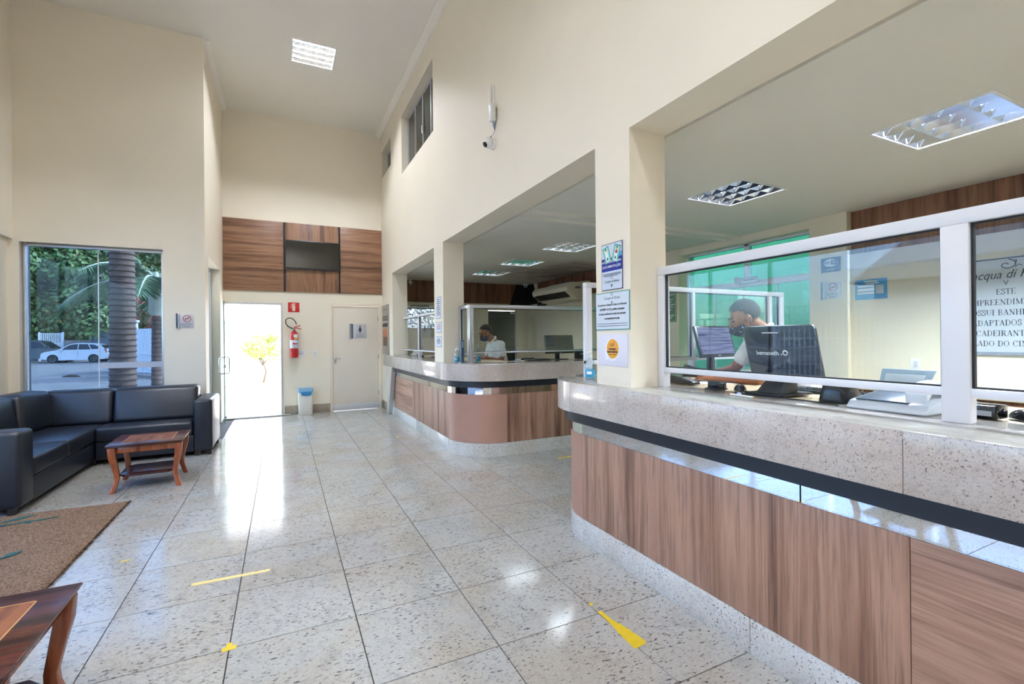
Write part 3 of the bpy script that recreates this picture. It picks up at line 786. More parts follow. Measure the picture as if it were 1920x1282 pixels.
MB().add(vs, fs).build('frayed_edge', P('dark_fibre', (92, 62, 40), .95), rug, kind='stuff', **W)
mk = P('green_print', (44, 92, 88), .95); mkb = P('blue_print', (34, 52, 110), .95)
def leafmark(x, y, l, wd, ang, mt):
    wd *= 1.7; l *= 1.1
    pts = []
    for k in range(9):
        t_ = k/8; pts.append((l*(t_-.5), wd*math.sin(PI*t_)))
    for k in range(7, 0, -1):
        t_ = k/8; pts.append((l*(t_-.5), -wd*.6*math.sin(PI*t_)))
    ca, sa = math.cos(ang), math.sin(ang)
    MB().prism([(x+p*ca-q*sa, y+p*sa+q*ca) for p, q in pts], .018, .0205).build('printed_mark', mt, rug, **W)
for a in ((-1.90, 5.09, .20, .022, .55, mk), (-2.02, 4.99, .22, .030, -.9, mk), (-1.99, 4.94, .10, .014, .1, mkb), (-2.02, 4.90, .09, .012, .2, mkb), (-1.83, 4.98, .09, .012, .3, mk), (-1.80, 4.955, .07, .012, -.6, mk),
          (-1.735, 4.98, .08, .013, -.2, mk), (-1.65, 5.0, .05, .010, .4, mk), (-1.62, 4.26, .10, .022, .9, mk), (-1.72, 4.19, .16, .028, .35, mk)): leafmark(*a)
MB().tube([(-1.95, 4.96, .0195), (-1.86, 4.965, .0195), (-1.75, 4.985, .0195), (-1.64, 5.0, .0195)], .004, 5).build('printed_mark', mk, rug, **W)

# ---- yellow floor tape
yel = P('yellow_tape', (228, 196, 40), .45, var=.06, vscale=30); yelp = P('worn_yellow_tape', (232, 208, 130), .4, var=.08, vscale=20)
def tape(lab, poly, mt=yel, z=.0012): tag(MB().prism(poly, .0002, z).build('floor_tape', mt), lab, 'floor tape', 'yellow distance tape on the floor')
tape('long pale yellow tape strip crossing a tile joint near the doormat', [(-.490, 3.270), (-.083, 3.262), (-.080, 3.294), (-.489, 3.305)], yelp)
tape('torn bright yellow tape strip on the tiles before the nearest counter', [(1.430, 1.683), (1.500, 1.690), (1.512, 1.705), (1.500, 1.80), (1.492, 1.86), (1.478, 1.90), (1.474, 1.97), (1.478, 2.0), (1.452, 1.995), (1.450, 1.90), (1.444, 1.85), (1.436, 1.80)])
tape('tiny yellow tape scrap above the torn strip', [(1.452, 2.06), (1.474, 2.058), (1.472, 2.08), (1.458, 2.085)])
tape('small yellow tape cross stuck on a tile corner', [(-.262, 2.512), (-.205, 2.515), (-.203, 2.545), (-.222, 2.548), (-.224, 2.575), (-.246, 2.574), (-.248, 2.548), (-.262, 2.545)])
tape('tiny yellow tape scrap between doormat and long strip', [(-.955, 3.835), (-.905, 3.842), (-.903, 3.858), (-.953, 3.852)])
tape('bright yellow tape strip in the aisle between both counters', [(2.90, 4.72), (3.42, 4.73), (3.42, 4.77), (2.90, 4.76)])
tape('yellow tape dot beside the farther counter', [(1.47, 6.85), (1.50, 6.86), (1.51, 6.90), (1.48, 6.91)])
tape('yellow tape strip on the floor near the viewer, mirrored in the counter', [(.55, 1.20), (.95, 1.195), (.95, 1.235), (.55, 1.24)])

# ---- wood cladding and television on the back wall
clad = thing('wall_cladding', 'walnut wall cladding with two black strips above the garden door', 'wall panelling', (.45, YB-.02, 2.35))
for x0, x1, z0, z1, mt in ((-.962, .028, 2.35, 3.675, wood_ph), (.068, 1.018, 2.35, 3.675, wood_pv), (1.058, 1.868, 2.35, 3.675, wood_ph)):
    MB().box(x0, YB-.022, z0, x1, YB-.001, z1).build('panel', mt, clad, bevel=.0015, **W)
for x in (.030, 1.020): MB().box(x, YB-.016, 2.35, x+.036, YB-.001, 3.675).build('black_strip', blackm, clad, **W)
tv = thing('television', 'black flat television on the walnut cladding', 'television', (.545, YB-.06, 2.78))
MB().box(.05, YB-.075, 2.78, 1.04, YB-.035, 3.34).build('casing', blackp, tv, bevel=.006, **W)
MB().box(.068, YB-.0775, 2.812, 1.022, YB-.0745, 3.322).build('screen', P('tv_screen', (34, 34, 28), .10, spec=.6), tv, **W)
MB().box(.068, YB-.079, 2.783, 1.022, YB-.075, 2.797).build('bottom_trim', P('tv_trim', (60, 62, 66), .2, .6), tv, **W)
MB().box(.53, YB-.080, 2.774, .56, YB-.075, 2.786).build('indicator_light', P('red_plastic', (150, 30, 30), .3), tv, **W)
MB().box(.35, YB-.036, 2.9, .75, YB-.0225, 3.2).build('wall_bracket', blackm, tv, **W)

# ---- signs
class Sign:
    def __init__(s, name, lab, cat, c, facing, w, h, t, mt, group=None, bevel=.001, board='board'):
        s.t = thing(name, lab, cat, (c[0], c[1], c[2]-h/2), 0, group); s.M = face_matrix(c, facing); s.d = t; s.k = 0
        MB().box(-w/2, -h/2, 0, w/2, h/2, t).xf(s.M).build(board, mt, s.t, bevel=bevel, world=True)
    def rect(s, x0, y0, x1, y1, mt, nm='print', up=None):
        s.k += 1; u = up if up else .0004+.00012*s.k
        MB().box(x0, y0, s.d-.0002, x1, y1, s.d+u).xf(s.M).build(nm, mt, s.t, world=True); return s
    def poly(s, pts, mt, nm='print'):
        s.k += 1
        MB().prism(pts, s.d-.0002, s.d+.0004+.00012*s.k).xf(s.M).build(nm, mt, s.t, world=True); return s
    def disc(s, x, y, rx, ry, mt, nm='print', n=24):
        return s.poly([(x+rx*math.cos(2*PI*k/n), y+ry*math.sin(2*PI*k/n)) for k in range(n)], mt, nm)
    def line(s, pts, wd, mt, nm='print'):
        s.k += 1
        MB().tube([(x, y, s.d+.0004) for x, y in pts], wd/2, 5).xf(Matrix.Diagonal((1, 1, 1, 1))).xf(s.M).build(nm, mt, s.t, world=True); return s
    def ring(s, x, y, r, wd, mt, nm='print'):
        s.k += 1
        MB().tube([(x+r*math.cos(2*PI*k/28), y+r*math.sin(2*PI*k/28), s.d+.0003) for k in range(28)], wd/2, 5, True).xf(s.M).build(nm, mt, s.t, world=True); return s
    def text(s, txt, x, y, size, mt, align='CENTER', bold=0, shear=0, space=1.0, sx=1.0):
        s.k += 1
        b = text_mesh(txt, size, align, .0003, bold, shear, space)
        b.xf(Matrix.Diagonal((sx, 1, 1, 1))).xf(Matrix.Translation((x, y, s.d+.0006+.00012*s.k))).xf(s.M)
        b.build('lettering', mt, s.t, world=True); return s
ink = P('dark_ink', (46, 50, 62), .6); inkg = P('grey_ink', (118, 122, 134), .6); red = P('red_ink', (196, 40, 44), .5); navy = P('navy_ink', (24, 40, 72), .5)
paper = P('white_paper', (236, 238, 244), .55); teal = P('teal_ink', (52, 150, 140), .5); plate_m = P('silver_plate', (204, 206, 212), .35, .25)
def no_smoking(lab, c, facing, wd=.20, ht=.20):
    s = Sign('no_smoking_sign', lab, 'sign', c, facing, wd, ht*.94, .006, plate_m)
    s.rect(-wd*.5, -ht*.52, -wd*.28, ht*.52, P('silver_bar', (180, 184, 192), .25, .7), 'side_bar', .012)
    s.rect(-wd*.46, -ht*.50, -wd*.39, ht*.50, navy, 'stripe', .0125)
    s.ring(wd*.12, ht*.17, ht*.22, ht*.045, red, 'ring'); s.line([(wd*.12-ht*.15, ht*.03), (wd*.12+ht*.15, ht*.31)], ht*.04, red, 'slash')
    s.rect(wd*.12-ht*.14, ht*.15, wd*.12+ht*.13, ht*.185, ink, 'cigarette')
    s.text('proibido', wd*.10, -ht*.20, ht*.17, inkg); s.text('fumar', wd*.10, -ht*.36, ht*.17, inkg)
    return s
no_smoking('small silver no-smoking plaque beside the street window', (-1.207, YL-.001, 1.70), (0, -1, 0), .205, .20)
no_smoking('small silver no-smoking plaque below the wifi sign', (XB-.101, 3.03, 1.90), (-1, 0, 0), .20, .19)
s = Sign('wifi_sign', 'navy wifi zone sign on the office pilaster', 'sign', (XB-.101, 3.03, 2.175), (-1, 0, 0), .20, .155, .005, P('navy_plate', (30, 46, 64), .35))
s.disc(0, .022, .072, .042, paper, 'cloud'); s.text('Wi', -.034, .022, .05, navy, bold=.001); s.rect(.004, 0, .062, .045, navy, 'tile'); s.text('Fi', .033, .022, .042, paper, bold=.001); s.text('ZONE', 0, -.05, .03, paper)
s = Sign('toilet_sign', 'silver toilet plaque with female figure on the cream door', 'sign', (1.385, YB+.004, 1.595), (0, -1, 0), .33, .29, .005, plate_m)
s.rect(-.165, -.15, -.135, .15, P('silver_bar', (180, 184, 192), .25, .7), 'side_bar', .010).rect(-.132, -.145, -.095, .145, P('blue_grey_bar', (96, 108, 126), .3, .3), 'stripe')
s.disc(.04, .088, .016, .017, ink, 'figure'); s.poly([(.025, .068), (.055, .068), (.072, .02), (.064, .016), (.058, .03), (.066, -.005), (.014, -.005), (.022, .03), (.016, .016), (.008, .02)], ink, 'figure'); s.rect(.027, -.045, .037, -.005, ink, 'figure'); s.rect(.043, -.045, .053, -.005, ink, 'figure')
s.text('SANITÁRIO', .04, -.078, .027, inkg); s.text('FEMININO', .04, -.108, .027, inkg)
s = Sign('fire_sign', 'red fire extinguisher sign above the extinguisher', 'sign', (.20, YB-.001, 2.055), (0, -1, 0), .20, .185, .003, P('sign_red', (206, 36, 40), .4))
cream = P('photolum_cream', (236, 226, 196), .5)
s.poly([(-.026, -.07), (.026, -.07), (.026, .03), (.014, .045), (-.014, .045), (-.026, .03)], cream, 'pictogram'); s.poly([(-.014, .05), (.012, .05), (.032, .064), (.026, .074), (-.02, .074), (-.042, .050), (-.036, .046)], cream, 'pictogram'); s.line([(-.02, .06), (-.045, .03), (-.045, -.02)], .008, cream, 'pictogram')
s = Sign('notice_card', 'small white printed card beside the fire extinguisher', 'notice', (.333, YB-.001, 1.165), (0, -1, 0), .115, .13, .001, paper)
for k in range(4): s.rect(-.045, .03-.02*k, .045-.01*(k % 2), .036-.02*k, inkg, 'text_line')
sw = thing('wall_switch', 'white switch plate between extinguisher and toilet door', 'switch', (.567, YB-.01, 1.10))
MB().prism([(.567+.042*math.cos(2*PI*k/24), 1.168+.066*math.sin(2*PI*k/24)) for k in range(24)], YB-.008, YB-.0005, 'y').build('plate', whitep, sw, bevel=.002, **W)
MB().lathe([(.017, 0), (.017, .006)], 18, (.567, YB-.008, 1.168), rot('X', 90)).build('button', P('switch_grey', (200, 202, 206), .4), sw, **W)

# ---- fire extinguisher
fe = thing('fire_extinguisher', 'red fire extinguisher hung on the back wall with black hose', 'fire extinguisher', (.20, YB-.085, 1.09))
redp = P('extinguisher_red', (190, 28, 34), .28, coat=.3)
MB().lathe([(.0, 0), (.060, .0), (.072, .012), (.074, .03), (.074, .43), (.066, .465), (.045, .492), (.022, .503), (.022, .53)], 28).build('cylinder', redp, fe, smooth=30)
MB().lathe([(.0752, .18), (.0752, .335)], 28).build('label', P('label_white', (226, 230, 240), .5), fe, smooth=30)
MB().cbox((.0, -.0755, .265), (.05, .003, .035)).build('label_print', red, fe); MB().cbox((.045, -.0625, .265), (.024, .004, .035)).build('label_print', P('print_blue', (40, 60, 130), .5), fe)
for k in range(4): MB().cbox((.01, -.0755, .225-.012*k), (.07, .0025, .004)).build('label_print', inkg, fe)
MB().cbox((.025, -.0722, .415), (.07, .006, .055)).build('inspection_tag', P('tag_white', (236, 238, 236), .5), fe)
MB().cbox((.03, -.0752, .365), (.06, .003, .03)).build('inspection_tag', P('tag_yellow', (226, 206, 120), .5), fe)
MB().lathe([(.02, .53), (.02, .56), (.012, .575)], 16).build('valve', P('brass_valve', (170, 160, 140), .3, .9), fe, smooth=40)
MB().tube([(-.01, 0, .565), (.04, -.01, .595), (.115, -.02, .61)], .0085, 8).build('handle', redp, fe, smooth=True)
MB().tube([(.0, 0, .56), (.05, -.01, .565), (.125, -.02, .545)], .0085, 8).build('handle', redp, fe, smooth=True)
hz = [(-.015, 0, .55), (-.05, -.01, .565), (-.11, -.02, .60), (-.145, -.02, .66), (-.14, -.02, .72), (-.095, -.02, .755), (-.03, -.02, .745), (.015, -.02, .70), (.045, -.02, .635)]
MB().tube(hz, .009, 8).build('hose', blackp, fe, smooth=True)
MB().cbox((0, .05, .50), (.05, .065, .03)).build('wall_bracket', blackm, fe)
# ---- waste bin with blue liner
bn = thing('waste_bin', 'white plastic waste bin with blue liner bag by the back wall', 'waste bin', (.385, 9.82, 0))
def rrect(w, d, r, n=5):
    p = []
    for cx, cy_, a0 in ((w/2-r, d/2-r, 0), (-w/2+r, d/2-r, PI/2), (-w/2+r, -d/2+r, PI), (w/2-r, -d/2+r, 3*PI/2)):
        for k in range(n+1): a = a0+PI/2*k/n; p.append((cx+r*math.cos(a), cy_+r*math.sin(a)))
    return p
def loft(secs):
    vs = []; fs = []; n = len(secs[0][0])
    for sec, z in secs: vs += [(x, y, z) for x, y in sec]
    for i in range(len(secs)-1):
        for k in range(n): fs.append((i*n+k, i*n+(k+1) % n, (i+1)*n+(k+1) % n, (i+1)*n+k))
    fs += [tuple(range(n-1, -1, -1)), tuple((len(secs)-1)*n+k for k in range(n))]
    return MB().add(vs, fs)
loft([(rrect(.235, .17, .04), 0), (rrect(.245, .18, .04), .01), (rrect(.265, .20, .045), .48)]).build('body', P('bin_white', (232, 230, 224), .45), bn, smooth=40)
blue = P('blue_liner', (60, 140, 196), .35, bump=.6, bscale=60, bdist=.006)
loft([(rrect(.272, .207, .047), .425), (rrect(.276, .211, .047), .47), (rrect(.272, .206, .047), .505), (rrect(.25, .185, .045), .508)]).build('liner_bag', P('pale_blue_liner', (132, 178, 210), .35, bump=.6, bscale=60, bdist=.006), bn, smooth=60)
MB().prism([(-.085, .445), (.115, .445), (.11, .40), (.09, .368), (.0, .362), (-.06, .372), (-.08, .40)], -.112, -.104, 'y').build('liner_flap', blue, bn, bevel=.003)

# ---- plaques on the right wall beside the toilet door
for lab, z0, z1, hasphoto in (('upper silver plaque at the hall corner beside the toilet door', 1.80, 2.11, 0), ('lower silver plaque with orange photograph at the hall corner', 1.12, 1.785, 1)):
    s = Sign('wall_plaque', lab, 'plaque', (XW-.001, 9.56, (z0+z1)/2), (-1, 0, 0), .60, z1-z0, .02, P('plaque_silver', (168, 164, 156), .3, .5), 'silver plaques at the hall corner')
    if not hasphoto:
        for k in range(3): s.rect(-.27, -.145+.03*k, .27, -.130+.03*k, ink, 'stripe')
        s.text("L'acqua di Roma", 0, .06, .06, inkg, shear=.2)
    else:
        s.rect(-.25, .22, .25, .29, ink, 'stripe'); s.rect(-.2, -.16, .2, .18, P('photo_dark', (96, 66, 48), .4, var=.5, vscale=14), 'photo'); s.rect(-.2, .02, .2, .18, P('photo_orange', (206, 120, 66), .4, var=.3, vscale=10), 'photo')

# ---- posters on the nearest pillar (hall face)
def logo(s, x, y, sz, mt):
    s.text("L'acqua di Roma", x, y, sz, mt, shear=.3)
    s.poly([(x-sz*.35, y-sz*.9), (x+sz*.35, y-sz*.9), (x, y-sz*1.7)], mt, 'emblem')
    s.ring(x, y+sz*1.1, sz*.42, sz*.14, mt, 'emblem')
pf = (-1, 0, 0)
s = Sign('poster', 'tall blue poster with two identity cards at the top of the nearest pillar', 'poster', (XW-.001, 2.380, 1.866), pf, .208, .295, .004, P('poster_border', (58, 66, 110), .4), 'posters on the nearest pillar')
s.rect(-.100, -.143, .100, .143, P('poster_pale', (206, 216, 232), .45)); s.rect(-.100, -.028, .100, .055, P('poster_blue', (22, 40, 150), .4)); s.rect(.05, .055, .100, .085, P('poster_sky', (90, 170, 226), .4))
mint = P('card_mint', (120, 208, 186), .45); minte = P('card_green', (30, 120, 104), .45)
for sx, a, shirt in ((-1, .32, (232, 232, 230)), (1, -.32, (200, 40, 40))):
    ca, sa = math.cos(a), math.sin(a); ox, oy = sx*.046, .075
    q = lambda x, y: (ox+x*ca-y*sa, oy+x*sa+y*ca)
    s.poly([q(-.031, -.052), q(.031, -.052), q(.031, .054), q(-.031, .054)], minte); s.poly([q(-.028, -.049), q(.028, -.049), q(.028, .049), q(-.028, .049)], mint); s.poly([q(-.014, -.042), q(.014, -.042), q(.014, .042), q(-.014, .042)], paper)
    x, y = q(0, .012); s.disc(x, y, .011, .012, P('card_shirt_%d' % sx, shirt, .5)); x, y = q(0, .032); s.disc(x, y, .008, .009, P('card_skin', (214, 164, 132), .5)); x, y = q(0, .039); s.disc(x, y, .008, .005, ink); x, y = q(0, -.025); s.disc(x, y, .006, .010, navy)
s.text('NÃO ESQUEÇA NOSSA', 0, .030, .0185, paper, bold=.0002); s.text('DOCUMENTAÇÃO', 0, .0, .0215, paper, bold=.0003)
for k in range(3): s.rect(-.088+.02*(k == 2), -.046-.007*k, .09-.03*(k == 2), -.043-.007*k, inkg, 'text_line')
logo(s, 0, -.093, .022, P('logo_green', (70, 110, 112), .5))
s = Sign('poster', 'white legal notice with teal border, middle of the nearest pillar', 'poster', (XW-.001, 2.382, 1.586), pf, .336, .238, .004, teal, 'posters on the nearest pillar')
s.rect(-.163, -.114, .163, .114, P('notice_pale', (214, 222, 232), .45)); logo(s, 0, .082, .024, P('logo_green', (70, 110, 112), .5))
for k, tx in enumerate(('De acordo com o Estatuto da Criança e do Adolescente', '(lei 8.069/90 - Art. 82), é proibida a hospedagem', 'de criança ou adolescente em hotel, sem autorização', 'ou acompanhamento dos pais.')):
    s.text(tx, 0, .040-.0285*k, .0195, ink, sx=.64, bold=.0002)
for k in range(2): s.rect(-.150, -.082-.014*k, .150, -.078-.014*k, inkg, 'text_line')
s = Sign('poster', 'white poster with orange speech balloon at the foot of the nearest pillar', 'poster', (XW-.001, 2.383, 1.339), pf, .293, .20, .002, P('poster_lilac', (226, 224, 236), .45), 'posters on the nearest pillar')
s.disc(-.004, .004, .070, .072, paper, 'balloon'); s.poly([(-.075, -.005), (-.072, -.062), (.0, -.064)], paper, 'balloon'); s.disc(.002, .008, .060, .062, P('balloon_orange', (240, 168, 52), .45), 'balloon')
s.ring(-.014, .034, .009, .003, navy, 'emblem'); s.ring(.006, .032, .009, .003, navy, 'emblem'); s.line([(.012, .028), (.016, .056)], .003, red, 'emblem')
s.text('TURISMO', 0, .006, .0185, navy, bold=.0005); s.text('RESPONSÁVEL', 0, -.012, .0165, navy, bold=.0005); s.text('LIMPO E SEGURO', 0, -.028, .0095, P('balloon_green', (70, 130, 60), .5))
# ---- notices on the farther pillar
NB = P('notice_border', (136, 150, 176), .45)
for lab, z0, z1, y0, y1, mt, rows in (('tall white notice at the top of the farther pillar', 1.69, 1.978, 5.937, 6.15, ink, 9), ('white notice with red heading in the middle of the farther pillar', 1.503, 1.641, 5.922, 6.16, red, 3), ('white notice at the bottom of the farther pillar', 1.312, 1.453, 5.928, 6.166, ink, 4)):
    w_, h_ = y1-y0, z1-z0
    s = Sign('paper_notice', lab, 'notice', (XW-.001, (y0+y1)/2, (z0+z1)/2), pf, w_, h_, .003, NB, 'paper notices on the farther pillar')
    s.rect(-w_/2+.008, -h_/2+.008, w_/2-.008, h_/2-.008, P('notice_white', (216, 222, 236), .5))
    for k in range(rows):
        L_ = w_*(.33 if k % 3 else .24); yy = h_/2-.035-(h_-.06)*k/rows
        s.rect(-L_, yy-.005, L_, yy+.005, mt if (k < rows-1) else inkg, 'text_line')

# ---- camera and wireless unit on the long wall
cc_ = thing('security_camera', 'white dome security camera on the long hall wall', 'security camera', (XW, 4.19, 3.27), 0, 'white security cameras')
Mx = Matrix.Translation((XW, 4.19, 3.316)) @ rot('Y', -90)
MB().lathe([(.056, 0), (.056, .02), (.050, .03)], 24, M=Mx).build('mount', whitep, cc_, smooth=30, **W)
MB().ball((XW-.055, 4.19, 3.316), .052, 20, 14).build('dome', whitep, cc_, smooth=True, **W)
Me = Matrix.Translation((XW-.055, 4.19, 3.316)) @ Vector((-.75, -.1, -.45)).to_track_quat('Z', 'Y').to_matrix().to_4x4()
MB().lathe([(.026, .040), (.026, .053), (.018, .056)], 18, M=Me).build('lens', darkgloss, cc_, smooth=30, **W)
ap = thing('wireless_router', 'white wireless unit with thin antennas above the dome camera', 'router', (XW, 4.14, 3.50), 0)
MB().box(XW-.07, 4.09, 3.50, XW-.02, 4.16, 3.665).build('casing', whitep, ap, bevel=.008, **W)
MB().box(XW-.02, 4.12, 3.56, XW, 4.15, 3.64).build('wall_bracket', P('beige_clip', (190, 170, 130), .5), ap, **W)
for x, y in ((XW-.06, 4.10), (XW-.045, 4.15), (XW-.03, 4.10), (XW-.03, 4.155)): MB().tube([(x, y, 3.66), (x, y, 3.84)], [.004, .0025], 6).build('antenna', P('antenna_white', (214, 216, 220), .4), ap, **W)
MB().tube([(XW-.04, 4.12, 3.50), (XW-.03, 4.13, 3.46), (XW-.01, 4.15, 3.44), (XW-.006, 4.15, 3.50)], .004, 6).build('cable', P('blue_cable', (60, 110, 170), .4), ap, smooth=True, **W)
MB().tube([(XW-.006, 4.16, 3.58), (XW-.006, 4.16, 3.44), (XW-.012, 4.17, 3.41), (XW-.03, 4.18, 3.385)], .006, 6).build('cable', whitep, ap, smooth=True, **W)
MB().tube([(XW-.03, 4.18, 3.385), (XW-.04, 4.185, 3.366)], .004, 6).build('cable', blackp, ap, **W)
# ================================================================== OFFICE: WALL FITTINGS
wb_f = wood('office_wood_band', 'z', (150, 106, 76), (128, 88, 62), (86, 58, 42), .45)
cl = thing('wood_band', 'walnut band under the ceiling on the near office wall', 'wall panelling', (XB-.02, .2, 2.245))
for k in range(4): MB().box(XB-.022, 2.868-1.25*(k+1)+.001, 2.246, XB-.001, 2.868-1.25*k-.001, ZO-.002).build('panel', wb_f, cl, world=True)
cl = thing('wood_band', 'walnut band under the ceiling behind the air conditioner', 'wall panelling', (XB-.02, 7.5, 2.27))
for a, c in ((5.53, 6.9), (6.9, 8.3), (8.3, 9.62)): MB().box(XB-.022, a+.001, 2.27, XB-.001, c-.001, ZO-.002).build('panel', wb_f, cl, world=True)
cl = thing('wood_band', 'walnut band under the ceiling on the far office wall', 'wall panelling', (3.5, YF-.02, 2.24))
for a, c in ((XI+.002, 3.05), (3.05, 3.95)): MB().box(a+.001, YF-.022, 2.24, c-.001, YF-.001, ZO-.002).build('panel', wb_f, cl, world=True)
MB().prism([(3.951, 2.24), (4.915, 2.24), (5.075, ZO-.002), (3.951, ZO-.002)], YF-.022, YF-.001, 'y').build('panel', wb_f, cl, world=True)
bp = thing('black_corner_panel', 'black tapered panel across the far office corner', 'wall panelling', (5.2, YF-.05, 2.21))
MB().prism([(4.917, 2.22), (XB-.03, 2.22), (XB-.03, ZO-.002), (5.077, ZO-.002)], YF-.03, YF-.001, 'y').build('panel', blackm, bp, world=True)
MB().prism([(9.63, 2.22), (YF-.031, 2.22), (YF-.031, ZO-.002), (9.86, ZO-.002)], XB-.032, XB-.001, 'x').build('panel', blackm, bp, world=True)
# air conditioners
def aircon(lab, loc, rz, L=1.36):
    """ceiling-wall unit; local: length along +x, wall at y=0, room at -y, z up"""
    t = thing('air_conditioner', lab, 'air conditioner', loc, rz, 'split air conditioners')
    bod = P('aged_white_plastic', (226, 218, 190), .4)
    pr = [(0, 0), (0, .36), (-.10, .36), (-.50, .30), (-.56, .22), (-.54, .15), (-.30, .0)]
    MB().prism(pr, 0, L, 'x').build('casing', bod, t, bevel=.012, seg=3)
    gy = P('grille_dark', (44, 40, 34), .6)
    n_ = Vector((0, -.15, -.24)).normalized()
    for k in range(10):
        x0 = .10+k*(L-.2)/10
        MB().add([(x0, -.535, .142), (x0+(L-.2)/10-.02, -.535, .142), (x0+(L-.2)/10-.02, -.405, .060), (x0, -.405, .060), (x0, -.545, .120), (x0+(L-.2)/10-.02, -.545, .120), (x0+(L-.2)/10-.02, -.412, .042), (x0, -.412, .042)],
                 [(0,1,2,3), (4,7,6,5), (0,4,5,1), (1,5,6,2), (2,6,7,3), (3,7,4,0)]).build('grille_slot', gy, t)
    MB().box(L-.0005, -.36, .20, L+.002, -.24, .245).build('badge', inkg, t)
    return t
ac = aircon('yellowed white split air conditioner below the ceiling by the black panel', (XB-.024, 8.87, 2.16), -PI/2)
MB().box(.1, -.2, .362, 1.0, -.02, .376).build('support_rail', whitep, ac); 
aircon('white split air conditioner above the camera monitor wall', (2.36, YF-.001, 2.10), 0, .62).scale = (1, .45, .37)
# security cameras in the office
def bullet(lab, loc, aim, r=.035, L=.11):
    t = thing('security_camera', lab, 'security camera', loc, 0, 'white security cameras')
    q = Vector(aim).to_track_quat('Z', 'Y').to_matrix().to_4x4()
    MB().lathe([(.03, 0), (.03, -.015), (.012, -.02), (.012, -.05)], 14).build('mount', whitep, t, smooth=30)
    M_ = Matrix.Translation((0, 0, -.07)) @ q
    MB().lathe([(r*.8, -L/2), (r, -L/2+.01), (r, L/2)], 16, M=M_).build('body', whitep, t, smooth=30)
    MB().lathe([(r*.7, L/2), (r*.7, L/2+.004)], 16, M=M_).build('lens', darkgloss, t)
bullet('small white security camera at the far left corner of the office ceiling', (2.50, 10.05, ZO-.001), (.3, -.6, -.5))
dm = thing('security_camera', 'white dome security camera over the black corner panel', 'security camera', (5.22, 9.93, ZO-.09), 0, 'white security cameras')
MB().lathe([(.06, .09), (.06, .07), (.05, .055)], 20).build('mount', whitep, dm, smooth=30); MB().ball((0, 0, .045), .045, 16, 10).build('dome', whitep, dm, smooth=True); MB().ball((-.02, -.026, .03), .022, 10, 8).build('lens', darkgloss, dm, smooth=True)
sp_ = thing('loudspeaker', 'small black speaker below the black corner panel', 'speaker', (XB-.06, 9.36, 2.16))
MB().box(XB-.12, 9.24, 2.16, XB-.001, 9.48, 2.245).build('casing', blackp, sp_, bevel=.01, world=True)
MB().box(XB-.123, 9.26, 2.17, XB-.119, 9.46, 2.235).build('grille', P('grille_mesh', (36, 38, 42), .7), sp_, world=True)
# CCTV monitor with camera views
m, nt, out = newmat('camera_views')
tc = node(nt, 'ShaderNodeTexCoord'); mp = node(nt, 'ShaderNodeMapping', {'Vector': tc.outputs['Object'], 'Scale': (4.1, 0.0, 9.2)})
fl_ = node(nt, 'ShaderNodeVectorMath', {0: mp.outputs[0]}, operation='FLOOR'); wn_ = node(nt, 'ShaderNodeTexWhiteNoise', {'Vector': fl_.outputs[0]})
nz = node(nt, 'ShaderNodeTexNoise', {'Vector': node(nt, 'ShaderNodeVectorMath', {0: tc.outputs['Object'], 1: wn_.outputs['Color']}, operation='ADD').outputs[0], 'Scale': 22, 'Detail': 4})
base = ramp(nt, nz.outputs['Fac'], [(.34, (.01, .015, .02)), (.48, (.14, .17, .22)), (.56, (.5, .56, .62)), (.66, (.8, .86, .95))])
tn = mixc(nt, .35, base, mixc(nt, wn_.outputs['Value'], (.3, .5, .9, 1), (.55, .75, .4, 1)), 'MULTIPLY')
em = node(nt, 'ShaderNodeEmission', {'Color': tn, 'Strength': .6}); gl = node(nt, 'ShaderNodeBsdfGlossy', {'Roughness': .1}); ad = node(nt, 'ShaderNodeMixShader', {0: .04, 1: em.outputs[0], 2: gl.outputs[0]})
nt.links.new(ad.outputs[0], out.inputs[0]); views = m
tv2 = thing('cctv_monitor', 'wide screen showing a grid of security camera views on the far office wall', 'monitor', (2.84, YF-.03, 1.645))
MB().box(-.49, -.025, 0, .49, .028, .45).build('casing', blackp, tv2, bevel=.004)
MB().box(-.475, -.0275, .015, .475, -.0245, .435).build('screen', views, tv2)
for k in range(1, 4): MB().box(-.475+.2375*k-.002, -.029, .015, -.475+.2375*k+.002, -.0274, .435).build('grid_line', blackp, tv2)
for k in range(1, 4): MB().box(-.475, -.029, .015+.105*k-.002, .475, -.0274, .015+.105*k+.002).build('grid_line', blackp, tv2)
# signs on the office walls
s = Sign('green_sign', 'green board of white text lines beside the green glass door', 'sign', (XB-.121, 5.345, 1.865), pf, .26, .45, .005, P('board_green', (24, 120, 78), .4))
for x0, y0, x1, y1 in ((-.118, .210, .118, .214), (-.118, -.214, .118, -.210), (-.118, -.21, -.114, .21), (.114, -.21, .118, .21)): s.rect(x0, y0, x1, y1, paper, 'border')
for k, yy in enumerate((.185, .115, .075, .035, .0, -.04, -.12, -.145, -.17)): s.rect(-.09+.015*(k % 2), yy-.006, .095-.03*(k % 3), yy+.006, paper, 'text_line')
s = Sign('hanging_sign', 'narrow silver sign hung over the green glass door', 'sign', (XB-.02, 4.12, 2.138), pf, .34, .075, .006, P('silver_plate', (204, 206, 212), .35, .25))
s.rect(-.17, -.055, -.10, .055, P('silver_bar', (180, 184, 192), .25, .7), 'side_bar', .012); s.rect(-.150, -.05, -.138, .05, ink, 'stripe', .0125); s.rect(-.128, -.05, -.116, .05, ink, 'stripe', .0125); s.rect(-.03, -.006, .14, .004, inkg, 'text_line')
s = Sign('blue_poster', 'bright blue information poster on the office wall', 'poster', (XB-.001, 2.70, 1.885), pf, .29, .205, .004, P('poster_cyan', (52, 150, 206), .45, var=.08, vscale=9))
